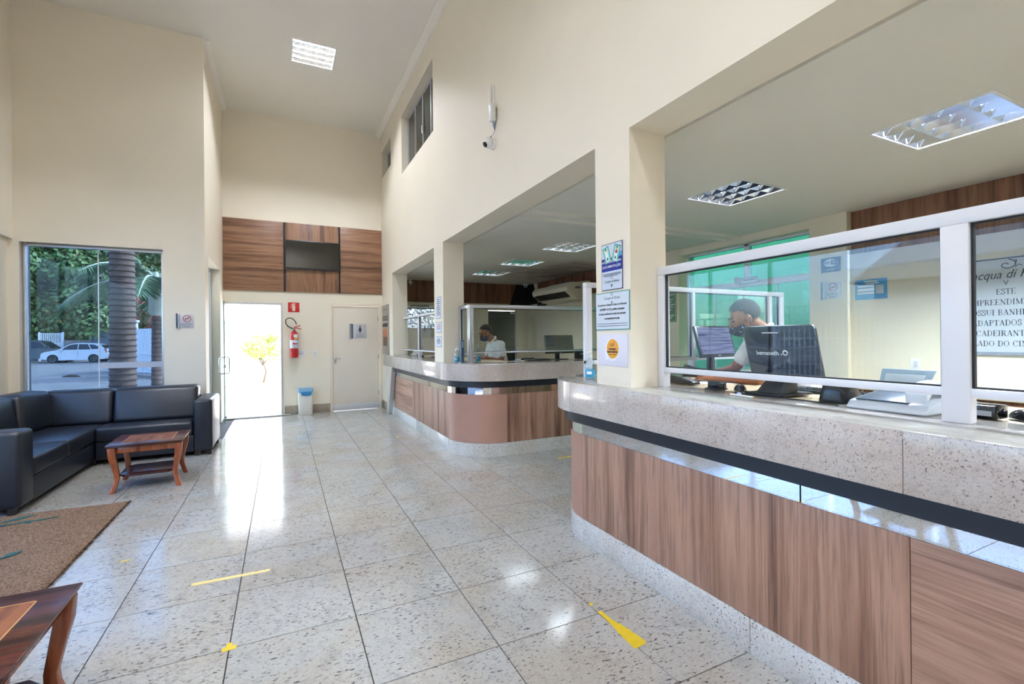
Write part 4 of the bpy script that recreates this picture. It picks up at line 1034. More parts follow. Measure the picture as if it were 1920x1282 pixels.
s.rect(-.06, .075, .06, .085, P('pale_yellow', (226, 226, 150), .5), 'text_line'); s.rect(-.045, .055, .075, .064, paper, 'text_line')
for yy, h_ in ((.035, .012), (-.002, .014), (-.036, .010)): s.rect(-.12, yy-h_, .03, yy+h_, paper, 'text_line')
s.rect(.045, -.05, .115, .04, P('pale_grey_print', (206, 214, 220), .5), 'blank_label')
sw = thing('light_switch', 'white light switch plate on the office wall', 'switch', (XB-.005, 2.326, 1.08))
MB().prism([(2.326+p[0], 1.138+p[1]) for p in rrect(.085, .118, .02)], XB-.008, XB-.0005, 'x').build('plate', whitep, sw, bevel=.002, world=True)
MB().box(XB-.013, 2.311, 1.11, XB-.007, 2.341, 1.166).build('rocker', P('switch_grey', (200, 202, 206), .4), sw, bevel=.002, world=True)
# large notice with serif capitals built from strokes
SER = {  # strokes on a 0..1 x 0..1 cell: thick vertical 'v', thin lines, curves as polylines; (points, width)
 'E': (.62, [([(.14, 0), (.14, 1)], .13), ([(.0, .02), (.58, .02)], .05), ([(.0, .98), (.56, .98)], .05), ([(.14, .51), (.42, .51)], .05), ([(.56, .78), (.56, .98)], .05), ([(.58, .02), (.60, .24)], .05), ([(.42, .40), (.42, .62)], .045)]),
 'S': (.52, [([(.44, .76), (.40, .9), (.26, .98), (.12, .93), (.06, .80), (.09, .67), (.25, .55), (.41, .43), (.47, .28), (.41, .1), (.26, .02), (.12, .06), (.05, .24)], .09), ([(.46, .72), (.46, .98)], .04), ([(.04, .02), (.04, .28)], .04)]),
 'T': (.64, [([(.31, 0), (.31, 1)], .13), ([(.02, .98), (.60, .98)], .05), ([(.03, .76), (.03, .98)], .05), ([(.59, .76), (.59, .98)], .05), ([(.18, .02), (.44, .02)], .045)]),
 'M': (.92, [([(.12, .0), (.12, 1)], .05), ([(.12, .98), (.43, .06)], .12), ([(.43, .06), (.74, .98)], .045), ([(.74, 0), (.74, 1)], .13), ([(.0, .02), (.24, .02)], .045), ([(.60, .02), (.88, .02)], .045), ([(.0, .98), (.16, .98)], .045), ([(.74, .98), (.88, .98)], .045)]),
 'P': (.60, [([(.14, 0), (.14, 1)], .13), ([(.0, .98), (.36, .98), (.50, .9), (.54, .74), (.48, .58), (.34, .50), (.14, .50)], .06), ([(.50, .86), (.50, .62)], .08), ([(0, .02), (.30, .02)], .045)]),
 'R': (.70, [([(.14, 0), (.14, 1)], .13), ([(.0, .98), (.36, .98), (.50, .9), (.53, .76), (.47, .60), (.34, .52), (.14, .52)], .06), ([(.49, .86), (.49, .66)], .08), ([(0, .02), (.28, .02)], .045), ([(.32, .52), (.58, .02)], .12), ([(.54, .02), (.70, .02)], .045)]),
 'N': (.76, [([(.12, 0), (.12, 1)], .05), ([(.10, .98), (.60, .04)], .12), ([(.61, 0), (.61, 1)], .05), ([(0, .02), (.24, .02)], .045), ([(0, .98), (.18, .98)], .045), ([(.49, .98), (.73, .98)], .045)]),
 'D': (.72, [([(.14, 0), (.14, 1)], .13), ([(0, .98), (.32, .98), (.50, .9), (.60, .72), (.62, .5), (.60, .28), (.50, .1), (.32, .02), (0, .02)], .06), ([(.58, .7), (.60, .5), (.58, .3)], .09)]),
 'I': (.36, [([(.16, 0), (.16, 1)], .13), ([(.02, .02), (.30, .02)], .045), ([(.02, .98), (.30, .98)], .045)]),
 'O': (.74, [([(.35, .99), (.18, .92), (.07, .72), (.05, .5), (.07, .28), (.18, .08), (.35, .01), (.52, .08), (.63, .28), (.65, .5), (.63, .72), (.52, .92), (.35, .99)], .05), ([(.08, .72), (.06, .5), (.08, .28)], .10), ([(.62, .72), (.64, .5), (.62, .28)], .10)]),
 'U': (.72, [([(.14, 1), (.14, .3), (.19, .1), (.34, .02), (.50, .08), (.58, .28), (.58, 1)], .05), ([(.14, 1), (.14, .25)], .12), ([(0, .98), (.28, .98)], .045), ([(.46, .98), (.70, .98)], .045)]),
 'B': (.64, [([(.14, 0), (.14, 1)], .13), ([(0, .98), (.34, .98), (.48, .9), (.50, .76), (.44, .58), (.3, .52), (.14, .52)], .055), ([(.3, .52), (.48, .44), (.56, .27), (.50, .1), (.36, .02), (0, .02)], .055), ([(.47, .86), (.47, .66)], .07), ([(.52, .38), (.52, .16)], .08)]),
 'A': (.72, [([(.10, .0), (.35, .98)], .045), ([(.34, .98), (.60, .0)], .12), ([(.17, .34), (.50, .34)], .045), ([(.0, .02), (.20, .02)], .045), ([(.46, .02), (.70, .02)], .045)]),
 'H': (.78, [([(.14, 0), (.14, 1)], .13), ([(.60, 0), (.60, 1)], .13), ([(.14, .51), (.60, .51)], .05), ([(0, .02), (.28, .02)], .045), ([(.46, .02), (.74, .02)], .045), ([(0, .98), (.28, .98)], .045), ([(.46, .98), (.74, .98)], .045)]),
 'L': (.62, [([(.14, 0), (.14, 1)], .13), ([(0, .98), (.30, .98)], .045), ([(0, .02), (.56, .02)], .05), ([(.56, .02), (.58, .26)], .05)]),
 'C': (.66, [([(.56, .72), (.50, .9), (.35, .99), (.18, .92), (.07, .72), (.05, .5), (.07, .28), (.18, .08), (.36, .01), (.50, .08), (.58, .24)], .055), ([(.08, .72), (.06, .5), (.08, .28)], .10), ([(.57, .68), (.57, .98)], .045)]),
 ' ': (.34, [])}
def serif_text(txt, size, space=.05):
    mb = MB(); x = 0.0
    for ch in txt:
        wd, st = SER[ch]
        for pts, sw_ in st:
            for (ax, ay), (bx, by) in zip(pts[:-1], pts[1:]):
                d = Vector((bx-ax, by-ay)); 
                if d.length < 1e-6: continue
                u = d.normalized(); n_ = Vector((-u.y, u.x))*sw_/2; e = u*sw_*.2 if len(pts) > 2 else u*0
                q = [Vector((ax, ay))-e+n_, Vector((ax, ay))-e-n_, Vector((bx, by))+e-n_, Vector((bx, by))+e+n_]
                mb.prism([((x+p.x)*size, (p.y-.5)*size) for p in q], 0, .0006)
        x += wd + space
    for v in mb.v: v.x -= x*size/2
    return mb
sg = Sign('accessibility_notice', 'large pale notice in black serif capitals about adapted toilets', 'notice', (XB-.001, 1.70, 1.655), pf, .66, .80, .012, P('notice_board', (206, 212, 216), .3), board='board')
sg.rect(-.33, -.415, .33, -.39, P('silver_bar', (180, 184, 192), .25, .7), 'bottom_rail', .01); sg.rect(-.33, .385, .33, .395, ink, 'top_line')
blk = P('black_ink', (22, 26, 34), .5)
for tx, yy in (('ESTE', .115), ('EMPREENDIMENTO', .028), ('POSSUI BANHEIROS', -.058), ('ADAPTADOS', -.145), ('CADEIRANTES', -.232), ('LADO DO CINEMA', -.318)):
    b = serif_text(tx, .047, .045); off = {'ADAPTADOS': -.060, 'CADEIRANTES': -.010, 'LADO DO CINEMA': .015}.get(tx, 0)
    b.xf(Matrix.Translation((off, yy, .0124))).xf(sg.M).build('lettering', blk, sg.t, world=True)
sg.text("L'acqua di Roma", .0, .255, .10, blk, shear=.35, sx=.82)
sg.text('V', 0, .185, .055, blk)
sp = [(.005+ (.006+.0042*k)*math.cos(.55*k), .335+(.004+.0030*k)*math.sin(.55*k)) for k in range(15)]
sg.line(sp, .008, blk, 'emblem'); sg.line([(.055, .31), (.075, .33), (.095, .318)], .007, blk, 'emblem'); sg.line([(.058, .372), (.064, .352)], .007, blk, 'emblem')
# low walnut cabinet with pigeonholes along the office wall
cb = thing('storage_cabinet', 'low walnut cabinet with pigeonholes along the office wall', 'cabinet', (XB-.25, 2.3, 0))
MB().box(XB-.44, .6, 0, XB-.001, 2.85, .90).build('body', wb_f, cb, world=True)
MB().box(XB-.46, .58, .90, XB-.001, 2.87, .925).build('top', P('cabinet_top', (208, 196, 168), .4), cb, bevel=.003, world=True)
for k in range(9): MB().box(XB-.455, 1.95+k*.1, .74, XB-.44, 1.962+k*.1, .90).build('divider', P('divider_wood', (196, 156, 112), .5), cb, world=True)
MB().box(XB-.452, 1.95, .735, XB-.44, 2.78, .745).build('shelf', P('divider_wood', (196, 156, 112), .5), cb, world=True)

# ================================================================== DESK EQUIPMENT
mono_scr = P('monitor_black_screen', (40, 42, 44), .12)
def local_thing(name, lab, cat, loc, rz, group=None): return thing(name, lab, cat, loc, rz, group)
def rpanel(w, h, r): return rrect(w, h, r)
def mouse(lab, loc, rz, mt=blackp):
    t = thing('computer_mouse', lab, 'mouse', loc, rz, 'computer mice')
    vs = MB().ball((0, 0, 0), (.055, .032, .034), 18, 10)
    for v in vs.v: v.z = max(v.z, 0)
    vs.build('body', mt, t, smooth=60); MB().cbox((.028, 0, .028), (.014, .006, .012)).build('wheel', greyp, t)
    MB().tube([(.052, 0, .008), (.09, .01, .004), (.14, .03, .004), (.20, .02, .004)], .002, 5).build('cable', blackp, t, smooth=True)
    return t
# card terminal
t = thing('card_terminal', 'black card payment terminal on the granite at the nearest screen', 'card reader', (2.335, 2.255, ZT), math.radians(-86))
MB().add([(-.105, -.04, 0), (.105, -.04, 0), (.105, .04, 0), (-.105, .04, 0), (-.095, -.038, .058), (.10, -.036, .022), (.10, .036, .022), (-.095, .038, .058)], [(0,3,2,1),(4,5,6,7),(0,1,5,4),(1,2,6,5),(2,3,7,6),(3,0,4,7)]).build('body', blackp, t, bevel=.008)
MB().add([(-.07, -.026, .0535), (-.01, -.026, .0425), (-.01, .026, .0425), (-.07, .026, .0535), (-.07, -.026, .0545), (-.01, -.026, .0435), (-.01, .026, .0435), (-.07, .026, .0545)], [(0,3,2,1),(4,5,6,7),(0,1,5,4),(1,2,6,5),(2,3,7,6),(3,0,4,7)]).build('display', P('lcd_green', (80, 92, 80), .2), t)
for i in range(3):
    for j in range(3): MB().cbox((.015+.024*i, -.018+.018*j, .0395-.0043*i), (.014, .011, .006)).build('key', greyp, t)
# small black stand
t = thing('card_stand', 'small black open stand on the granite counter', 'stand', (2.235, 1.912, ZT), math.radians(-66))
MB().box(-.055, -.03, 0, .055, .03, .008).build('base', blackp, t, bevel=.002); MB().box(-.05, .008, .008, .05, .024, .045).build('back', blackp, t, bevel=.003); MB().box(.02, -.026, .008, .05, .008, .04).build('front', blackp, t, bevel=.003)
mouse('black mouse with silver shine left of the touch-screen till', (2.325, 1.825, ZT), math.radians(-150), P('mouse_grey', (58, 62, 68), .25))
# touch-screen till, back towards the hall
t = thing('till_monitor', 'black touch-screen till seen from behind on the nearest counter', 'monitor', (2.31, 1.60, ZT), 0)
Mp = Matrix.Translation((2.395, 1.632, 1.330)) @ Matrix((Vector((0, -1, 0)), Vector((-.28, 0, .96)).normalized(), Vector((-.96, 0, -.28)).normalized())).transposed().to_4x4()
MB().prism(rpanel(.405, .295, .028), -.020, 0).xf(Mp).build('housing', P('till_black', (22, 24, 30), .10, spec=.6), t, bevel=.004, world=True)
MB().box(-.185, -.125, -.0225, .185, .135, -.0195).xf(Mp).build('screen', P('till_screen', (60, 80, 110), .15), t, world=True)
MB().box(-.085, .108, .0, .01, .113, .0012).xf(Mp).build('vent_slit', paper, t, world=True)
bt = text_mesh('bematech', .034, 'CENTER', .0003, .0004); bt.xf(Matrix.Translation((-.075, -.005, .0012))).xf(Mp).build('lettering', paper, t, world=True)
MB().tube([(.028+.012*math.cos(2*PI*k/20), -.002+.012*math.sin(2*PI*k/20), .001) for k in range(20)], .0035, 6, True).xf(Mp).build('logo', paper, t, world=True)
MB().prism([(.006+.004*math.cos(2*PI*k/10), -.012+.004*math.sin(2*PI*k/10)) for k in range(10)], 0, .0012).xf(Mp).build('logo', paper, t, world=True)
MB().add([(2.235, 1.54, ZT), (2.235, 1.67, ZT), (2.40, 1.67, ZT), (2.40, 1.54, ZT), (2.37, 1.56, 1.24), (2.37, 1.65, 1.24), (2.43, 1.65, 1.24), (2.43, 1.56, 1.24)], [(0,1,2,3),(7,6,5,4),(0,4,5,1),(1,5,6,2),(2,6,7,3),(3,7,4,0)]).build('stand', P('till_stand', (36, 42, 50), .35), t, bevel=.004, world=True)
MB().box(2.20, 1.50, ZT, 2.46, 1.70, ZT+.012).build('base', blackp, t, bevel=.004, world=True)
# black tapered holder
t = thing('desk_holder', 'tapered black desk holder right of the till', 'holder', (2.29, 1.275, ZT))
loft([(rrect(.15, .13, .03), 0), (rrect(.115, .095, .03), .105)]).build('body', P('holder_black', (18, 19, 22), .22), t, bevel=.004, smooth=40)
# desk console: light grey base, raised plate, curved handset
t = thing('desk_console', 'light grey desk console with blue-grey top, raised plate and curved handset', 'desk phone', (2.25, 1.02, ZT), 0)
lg = P('console_grey', (200, 206, 212), .35); bg_ = P('console_blue', (70, 86, 104), .35)
MB().prism([(2.135, ZT), (2.42, ZT), (2.42, ZT+.055), (2.36, ZT+.06), (2.16, ZT+.034), (2.135, ZT+.012)], .89, 1.165, 'y').build('base', lg, t, bevel=.006, world=True)
MB().add([(2.165, .96, ZT+.036), (2.165, 1.145, ZT+.036), (2.34, 1.145, ZT+.058), (2.34, .96, ZT+.058), (2.163, .96, ZT+.042), (2.163, 1.145, ZT+.042), (2.338, 1.145, ZT+.064), (2.338, .96, ZT+.064)], [(0,1,2,3),(7,6,5,4),(0,4,5,1),(1,5,6,2),(2,6,7,3),(3,7,4,0)]).build('top_cover', bg_, t, bevel=.003, world=True)
pl_ = MB().add([(2.34, .985, ZT+.06), (2.34, 1.15, ZT+.06), (2.41, 1.165, ZT+.155), (2.41, .97, ZT+.155), (2.352, .985, ZT+.06), (2.352, 1.15, ZT+.06), (2.422, 1.165, ZT+.155), (2.422, .97, ZT+.155)], [(0,1,2,3),(7,6,5,4),(0,4,5,1),(1,5,6,2),(2,6,7,3),(3,7,4,0)]).build('raised_plate', P('plate_blue_grey', (150, 168, 182), .35), t, bevel=.003, world=True)
MB().add([(2.349, 1.005, ZT+.075), (2.349, 1.13, ZT+.075), (2.392, 1.14, ZT+.133), (2.392, .995, ZT+.133), (2.345, 1.005, ZT+.077), (2.345, 1.13, ZT+.077), (2.388, 1.14, ZT+.135), (2.388, .995, ZT+.135)], [(0,1,2,3),(7,6,5,4),(0,4,5,1),(1,5,6,2),(2,6,7,3),(3,7,4,0)]).build('inner_plate', lg, pl_, bevel=.001, world=True)
hp = [(2.155, .93, ZT+.066), (2.18, .93, ZT+.092), (2.24, .93, ZT+.112), (2.30, .93, ZT+.115), (2.35, .93, ZT+.100), (2.375, .93, ZT+.080)]
hs_ = MB()
for k in range(len(hp)-1):
    pass
vs = []; fs = []
for k, (x, y, z) in enumerate(hp):
    w_, th = (.036, .026) if k in (0, 1, 4, 5) else (.030, .015)
    vs += [(x, y-w_, z-th), (x, y+w_, z-th), (x, y+w_, z+th*.6), (x, y-w_, z+th*.6)]
for k in range(len(hp)-1):
    for q in range(4): fs.append((4*k+q, 4*k+(q+1) % 4, 4*k+4+(q+1) % 4, 4*k+4+q))
fs += [(0, 1, 2, 3), (23, 22, 21, 20)]
MB().add(vs, fs).build('handset', P('handset_grey', (214, 218, 222), .3), t, bevel=.005, world=True)
# pen
t = thing('pen', 'white pen lying on the granite before the till', 'pen', (2.061, 1.604, ZT), 0)
MB().tube([(2.073, 1.683, ZT+.006), (2.050, 1.535, ZT+.006)], .0055, 10).build('barrel', whitep, t, smooth=True, world=True); MB().tube([(2.050, 1.535, ZT+.006), (2.048, 1.522, ZT+.006)], [.005, .002], 8).build('tip', P('pen_tip', (190, 150, 90), .3, .6), t, world=True)
MB().ball((2.10, 1.655, ZT+.008), (.012, .012, .010), 10, 8).build('cap', P('pale_blue_cap', (170, 186, 226), .3), t, smooth=True, world=True)
# right bay: box, mouse
t = thing('receipt_printer', 'small black glossy box right of the double post', 'printer', (2.29, .775, ZT), 0)
MB().box(2.25, .735, ZT, 2.34, .83, ZT+.05).build('body', darkgloss, t, bevel=.006, world=True); MB().box(2.248, .75, ZT+.012, 2.2505, .815, ZT+.03).build('slot', greyp, t, world=True)
mouse('black mouse with trailing cable right of the double post', (2.37, .70, ZT), math.radians(-120), P('mouse_black', (24, 26, 34), .2))
t = thing('cable', 'thin black cable lying along the granite behind the screen', 'cable', (2.2, 1.3, ZT))
MB().tube([(2.28, 1.745, ZT+.004), (2.24, 1.745, ZT+.004), (2.17, 1.73, ZT+.004), (2.15, 1.55, ZT+.004), (2.165, 1.37, ZT+.004), (2.15, 1.25, ZT+.004), (2.125, 1.19, ZT+.004)], .0025, 6).build('cord', blackp, t, smooth=True, world=True)
# monitor on the side desk, screen lit towards the viewer
m, nt, out = newmat('lit_office_screen')
g_ = node(nt, 'ShaderNodeTexCoord'); mp = node(nt, 'ShaderNodeMapping', {'Vector': g_.outputs['Object'], 'Scale': (1, 1, 34)})
wv = noise(nt, mp.outputs[0], 3, 2); cc = ramp(nt, wv, [(.40, lin((92, 98, 160))), (.47, lin((150, 156, 206))), (.62, lin((176, 180, 222)))])
em = node(nt, 'ShaderNodeEmission', {'Color': cc, 'Strength': .16}); gl = node(nt, 'ShaderNodeBsdfGlossy', {'Roughness': .12}); ad = node(nt, 'ShaderNodeMixShader', {0: .05, 1: em.outputs[0], 2: gl.outputs[0]}); nt.links.new(ad.outputs[0], out.inputs[0])
def monitor(lab, loc, rz, w_, h_, z0, tilt, scr, group=None, stand_y=.04):
    """local: screen faces -y, width along x"""
    t = thing('computer_monitor', lab, 'monitor', loc, rz, group)
    M_ = Matrix.Translation((0, 0, z0+h_/2)) @ rot('X', tilt)
    MB().box(-w_/2, -.012, -h_/2, w_/2, .018, h_/2).xf(M_).build('casing', blackp, t, bevel=.006)
    MB().box(-w_/2+.016, -.0145, -h_/2+.024, w_/2-.016, -.0118, h_/2-.016).xf(M_).build('screen', scr, t)
    MB().cbox((0, -.0135, -h_/2+.011), (.03, .002, .006)).xf(M_).build('badge', greyp, t)
    MB().box(-.03, stand_y-.015, .01, .03, stand_y+.02, z0+h_*.5).build('stand', blackp, t, bevel=.004)
    MB().prism(rrect(.22, .17, .03), 0, .012).build('base', blackp, t, bevel=.003)
    return t
monitor('computer monitor with lit violet screen left of the clerk', (3.17, 2.72, ZT-.008), math.radians(2), .415, .262, .14, -16, m)
t = thing('paper_sheet', 'white paper sheets under the clerk\'s arm on the beige desk', 'paper', (2.62, 2.30, ZT-.008)); MB().add([(2.50, 2.10, ZT-.0075), (2.72, 2.14, ZT-.0075), (2.66, 2.48, ZT-.0075), (2.46, 2.42, ZT-.0075), (2.50, 2.10, ZT-.006), (2.72, 2.14, ZT-.006), (2.66, 2.48, ZT-.006), (2.46, 2.42, ZT-.006)], [(0,3,2,1),(4,5,6,7),(0,1,5,4),(1,2,6,5),(2,3,7,6),(3,0,4,7)]).build('sheet', paper, t, world=True)
t = thing('computer_keyboard', 'flat teal-black keyboard behind the till', 'keyboard', (2.62, 1.50, ZT-.008), math.radians(90))
MB().box(-.22, -.07, 0, .22, .07, .018).build('case', P('teal_black', (30, 52, 60), .4), t, bevel=.004)
for i in range(12):
    for j in range(4): MB().cbox((-.19+.0345*i, -.045+.03*j, .02), (.026, .022, .006)).build('key', blackp, t)
# desk phone by the monitor
t = thing('desk_phone', 'black and white desk phone under the lit violet screen', 'phone', (2.93, 2.68, ZT-.008), .3)
MB().add([(-.09, -.08, 0), (.09, -.08, 0), (.09, .08, 0), (-.09, .08, 0), (-.09, -.08, .02), (.09, -.08, .02), (.09, .08, .055), (-.09, .08, .055)], [(0,3,2,1),(4,5,6,7),(0,1,5,4),(1,2,6,5),(2,3,7,6),(3,0,4,7)]).build('base', blackp, t, bevel=.006)
MB().tube([(-.06, -.075, .045), (-.06, 0, .062), (-.06, .075, .078)], [.02, .014, .02], 10).build('handset', blackp, t, smooth=True); MB().add([(-.02, -.06, .026), (.08, -.06, .026), (.08, .06, .053), (-.02, .06, .053)], [(0, 1, 2, 3)]).build('keypad', paper, t)
# ---- sanitizer bottles and slim sign
liq = glass('clear_plastic', (.86, .93, .95), 1.4); gelb = P('blue_label', (60, 160, 206), .4)
def sanitizer(lab, loc, h_=.20, r=.033):
    t = thing('sanitizer_bottle', lab, 'bottle', loc, 0, 'hand sanitizer pump bottles')
    MB().lathe([(r*.9, 0), (r, .006), (r, h_*.58), (r*.75, h_*.68), (r*.36, h_*.74), (r*.36, h_*.78)], 20).build('bottle', liq, t, smooth=35)
    MB().lathe([(r*.86, .005), (r*.92, .01), (r*.92, h_*.42)], 20).build('gel', glass('gel', (.80, .90, .96)), t, smooth=35)
    MB().lathe([(r*1.02, h_*.08), (r*1.02, h_*.34)], 20).build('label', gelb, t, smooth=35); MB().cbox((-r*.72, -r*.72, h_*.24), (.026, .026, .02)).build('label_print', paper, t)
    MB().lathe([(r*.42, h_*.77), (r*.42, h_*.86), (r*.16, h_*.87), (r*.16, h_*.96)], 14).build('pump', whitep, t, smooth=35)
    MB().tube([(r*.3, 0, h_*.975), (-r*1.0, -r*.4, h_*.975), (-r*1.25, -r*.5, h_*.94)], .006, 8).build('nozzle', whitep, t, smooth=True)
sanitizer('clear sanitizer pump bottle with blue label at the rounded end of the nearest counter', (2.02, 2.84, ZT), .205, .036)
sanitizer('clear sanitizer pump bottle left of the slim blue sign on the farther counter', (1.985, 5.66, ZT), .215)
sanitizer('sanitizer bottle with white print behind the glass of the farther counter', (2.25, 5.60, ZT), .225, .034)
t = thing('slim_sign', 'slim upright blue-grey sign on the farther counter corner', 'sign', (2.01, 5.53, ZT), .3)
MB().box(-.022, -.012, 0, .022, .012, .29).build('panel', P('slate_blue', (74, 96, 120), .4), t, bevel=.002); MB().box(-.04, -.03, 0, .04, .03, .006).build('foot', alu, t, bevel=.002)
for k in range(4): MB().box(-.012, -.0135, .20+.018*k, .012, -.0118, .208+.018*k).build('text_line', paper, t)
# ---- farther counter equipment
monitor('dark computer monitor on the farther counter', (3.56, 5.75, ZT-.008), math.radians(4), .49, .262, .09, -8, mono_scr, None, .05)
t = thing('computer_keyboard', 'black keyboard left of the dark monitor on the farther counter', 'keyboard', (3.20, 5.74, ZT-.008), .05); MB().box(-.19, -.06, 0, .19, .06, .018).build('case', blackp, t, bevel=.004)
for i in range(10):
    for j in range(4): MB().cbox((-.16+.0345*i, -.04+.026*j, .02), (.026, .020, .006)).build('key', P('key_grey', (52, 54, 58), .4), t)
mouse('silver mouse left of the keyboard on the farther counter', (2.87, 5.70, ZT-.008), 2.2, P('mouse_silver', (170, 176, 184), .25))
t = thing('label_printer', 'black box printer right of the dark monitor', 'printer', (3.93, 5.76, ZT-.008)); MB().box(-.075, -.06, 0, .075, .06, .12).build('body', blackp, t, bevel=.012); MB().box(-.05, -.0625, .07, .05, -.058, .085).build('slot', greyp, t)
t = thing('till_monitor', 'taupe till display seen from behind at the farther pillar', 'monitor', (2.40, 7.85, ZT-.008), 0); tp_ = P('taupe_plastic', (112, 100, 90), .4)
Mp = Matrix.Translation((2.38, 7.75, 1.335)) @ Matrix((Vector((0, -1, 0)), Vector((-.28, 0, .96)).normalized(), Vector((-.96, 0, -.28)).normalized())).transposed().to_4x4()
MB().prism(rpanel(.46, .29, .02), -.025, 0).xf(Mp).build('housing', tp_, t, bevel=.004, world=True)
MB().box(2.36, 7.70, ZT-.008, 2.46, 7.82, 1.28).build('stand', tp_, t, bevel=.004, world=True); MB().box(2.30, 7.62, ZT-.008, 2.52, 7.90, ZT+.006).build('base', blackp, t, bevel=.004, world=True)
t = thing('desk_phone', 'white desk phone at the far end of the farther counter', 'phone', (2.30, 8.95, ZT), 0); MB().add([(-.08, -.1, 0), (.08, -.1, 0), (.08, .1, 0), (-.08, .1, 0), (-.08, -.1, .02), (.08, -.1, .07), (.08, .1, .07), (-.08, .1, .02)], [(0,3,2,1),(4,5,6,7),(0,1,5,4),(1,2,6,5),(2,3,7,6),(3,0,4,7)]).build('base', whitep, t, bevel=.006); MB().tube([(-.07, -.08, .05), (0, -.08, .07), (.07, -.08, .095)], [.02, .014, .02], 10).build('handset', whitep, t, smooth=True)
t = thing('card_terminal', 'tilted grey card terminal beside the white desk phone', 'card reader', (2.28, 8.55, ZT), 0); MB().box(-.05, -.05, 0, .05, .05, .01).build('base', blackp, t, bevel=.003); MB().cbox((.0, 0, .085), (.02, .09, .17), rot('Y', 28)).build('body', P('taupe_plastic', (112, 100, 90), .4), t, bevel=.005)
t = thing('pen_stand', 'white pen on a black stand behind the farther glass screen', 'pen', (2.20, 8.10, ZT), 0); MB().lathe([(.03, 0), (.03, .012), (.012, .02)], 14).build('base', blackp, t); MB().tube([(0, 0, .015), (0, .01, .13)], .006, 8).build('pen', whitep, t)
# ---- chairs behind the counters
def office_chair(lab, loc, rz, mt, seat=.62, back=(.70, 1.13)):
    t = thing('office_chair', lab, 'chair', loc, rz, 'office chairs')
    for k in range(5):
        a = 2*PI*k/5; MB().tube([(0, 0, .09), (.28*math.cos(a), .28*math.sin(a), .06)], [.024, .016], 8).build('base_arm', blackp, t)
        MB().ball((.28*math.cos(a), .28*math.sin(a), .030), .030, 10, 8).build('caster', blackp, t, smooth=True)
    MB().tube([(0, 0, .08), (0, 0, seat-.06)], .026, 10).build('column', chrome, t)
    MB().prism(rrect(.46, .46, .08), seat-.06, seat+.02).build('seat', mt, t, bevel=.02, seg=3)
    MB().tube([(0, .1, seat-.05), (0, .25, seat-.03), (0, .27, back[0]+.1)], .018, 8).build('back_bar', blackp, t, smooth=True)
    b = MB().prism(rrect(.44, back[1]-back[0], .07), -.03, .03).xf(Matrix.Translation((0, .24, (back[0]+back[1])/2)) @ rot('X', 84)); b.build('backrest', mt, t, bevel=.02, seg=3)
    for sx in (-1, 1): MB().tube([(sx*.22, .12, seat-.03), (sx*.27, .12, seat+.03), (sx*.27, .10, seat+.2), (sx*.27, -.1, seat+.21)], .014, 8).build('armrest', blackp, t, smooth=True)
    return t
office_chair('brown leather office chair behind the right glass bay', (3.1, .62, 0), math.radians(200), P('brown_leather', (82, 50, 44), .35, bump=.2, bscale=120))
office_chair('black office chair behind the clerk at the till', (3.55, 1.55, 0), math.radians(250), P('black_fabric', (26, 28, 32), .8), .58, (.68, 1.02))
office_chair('black office chair by the dark glass door', (4.35, 8.6, 0), math.radians(200), P('black_fabric', (26, 28, 32), .8), .58, (.68, 1.02))
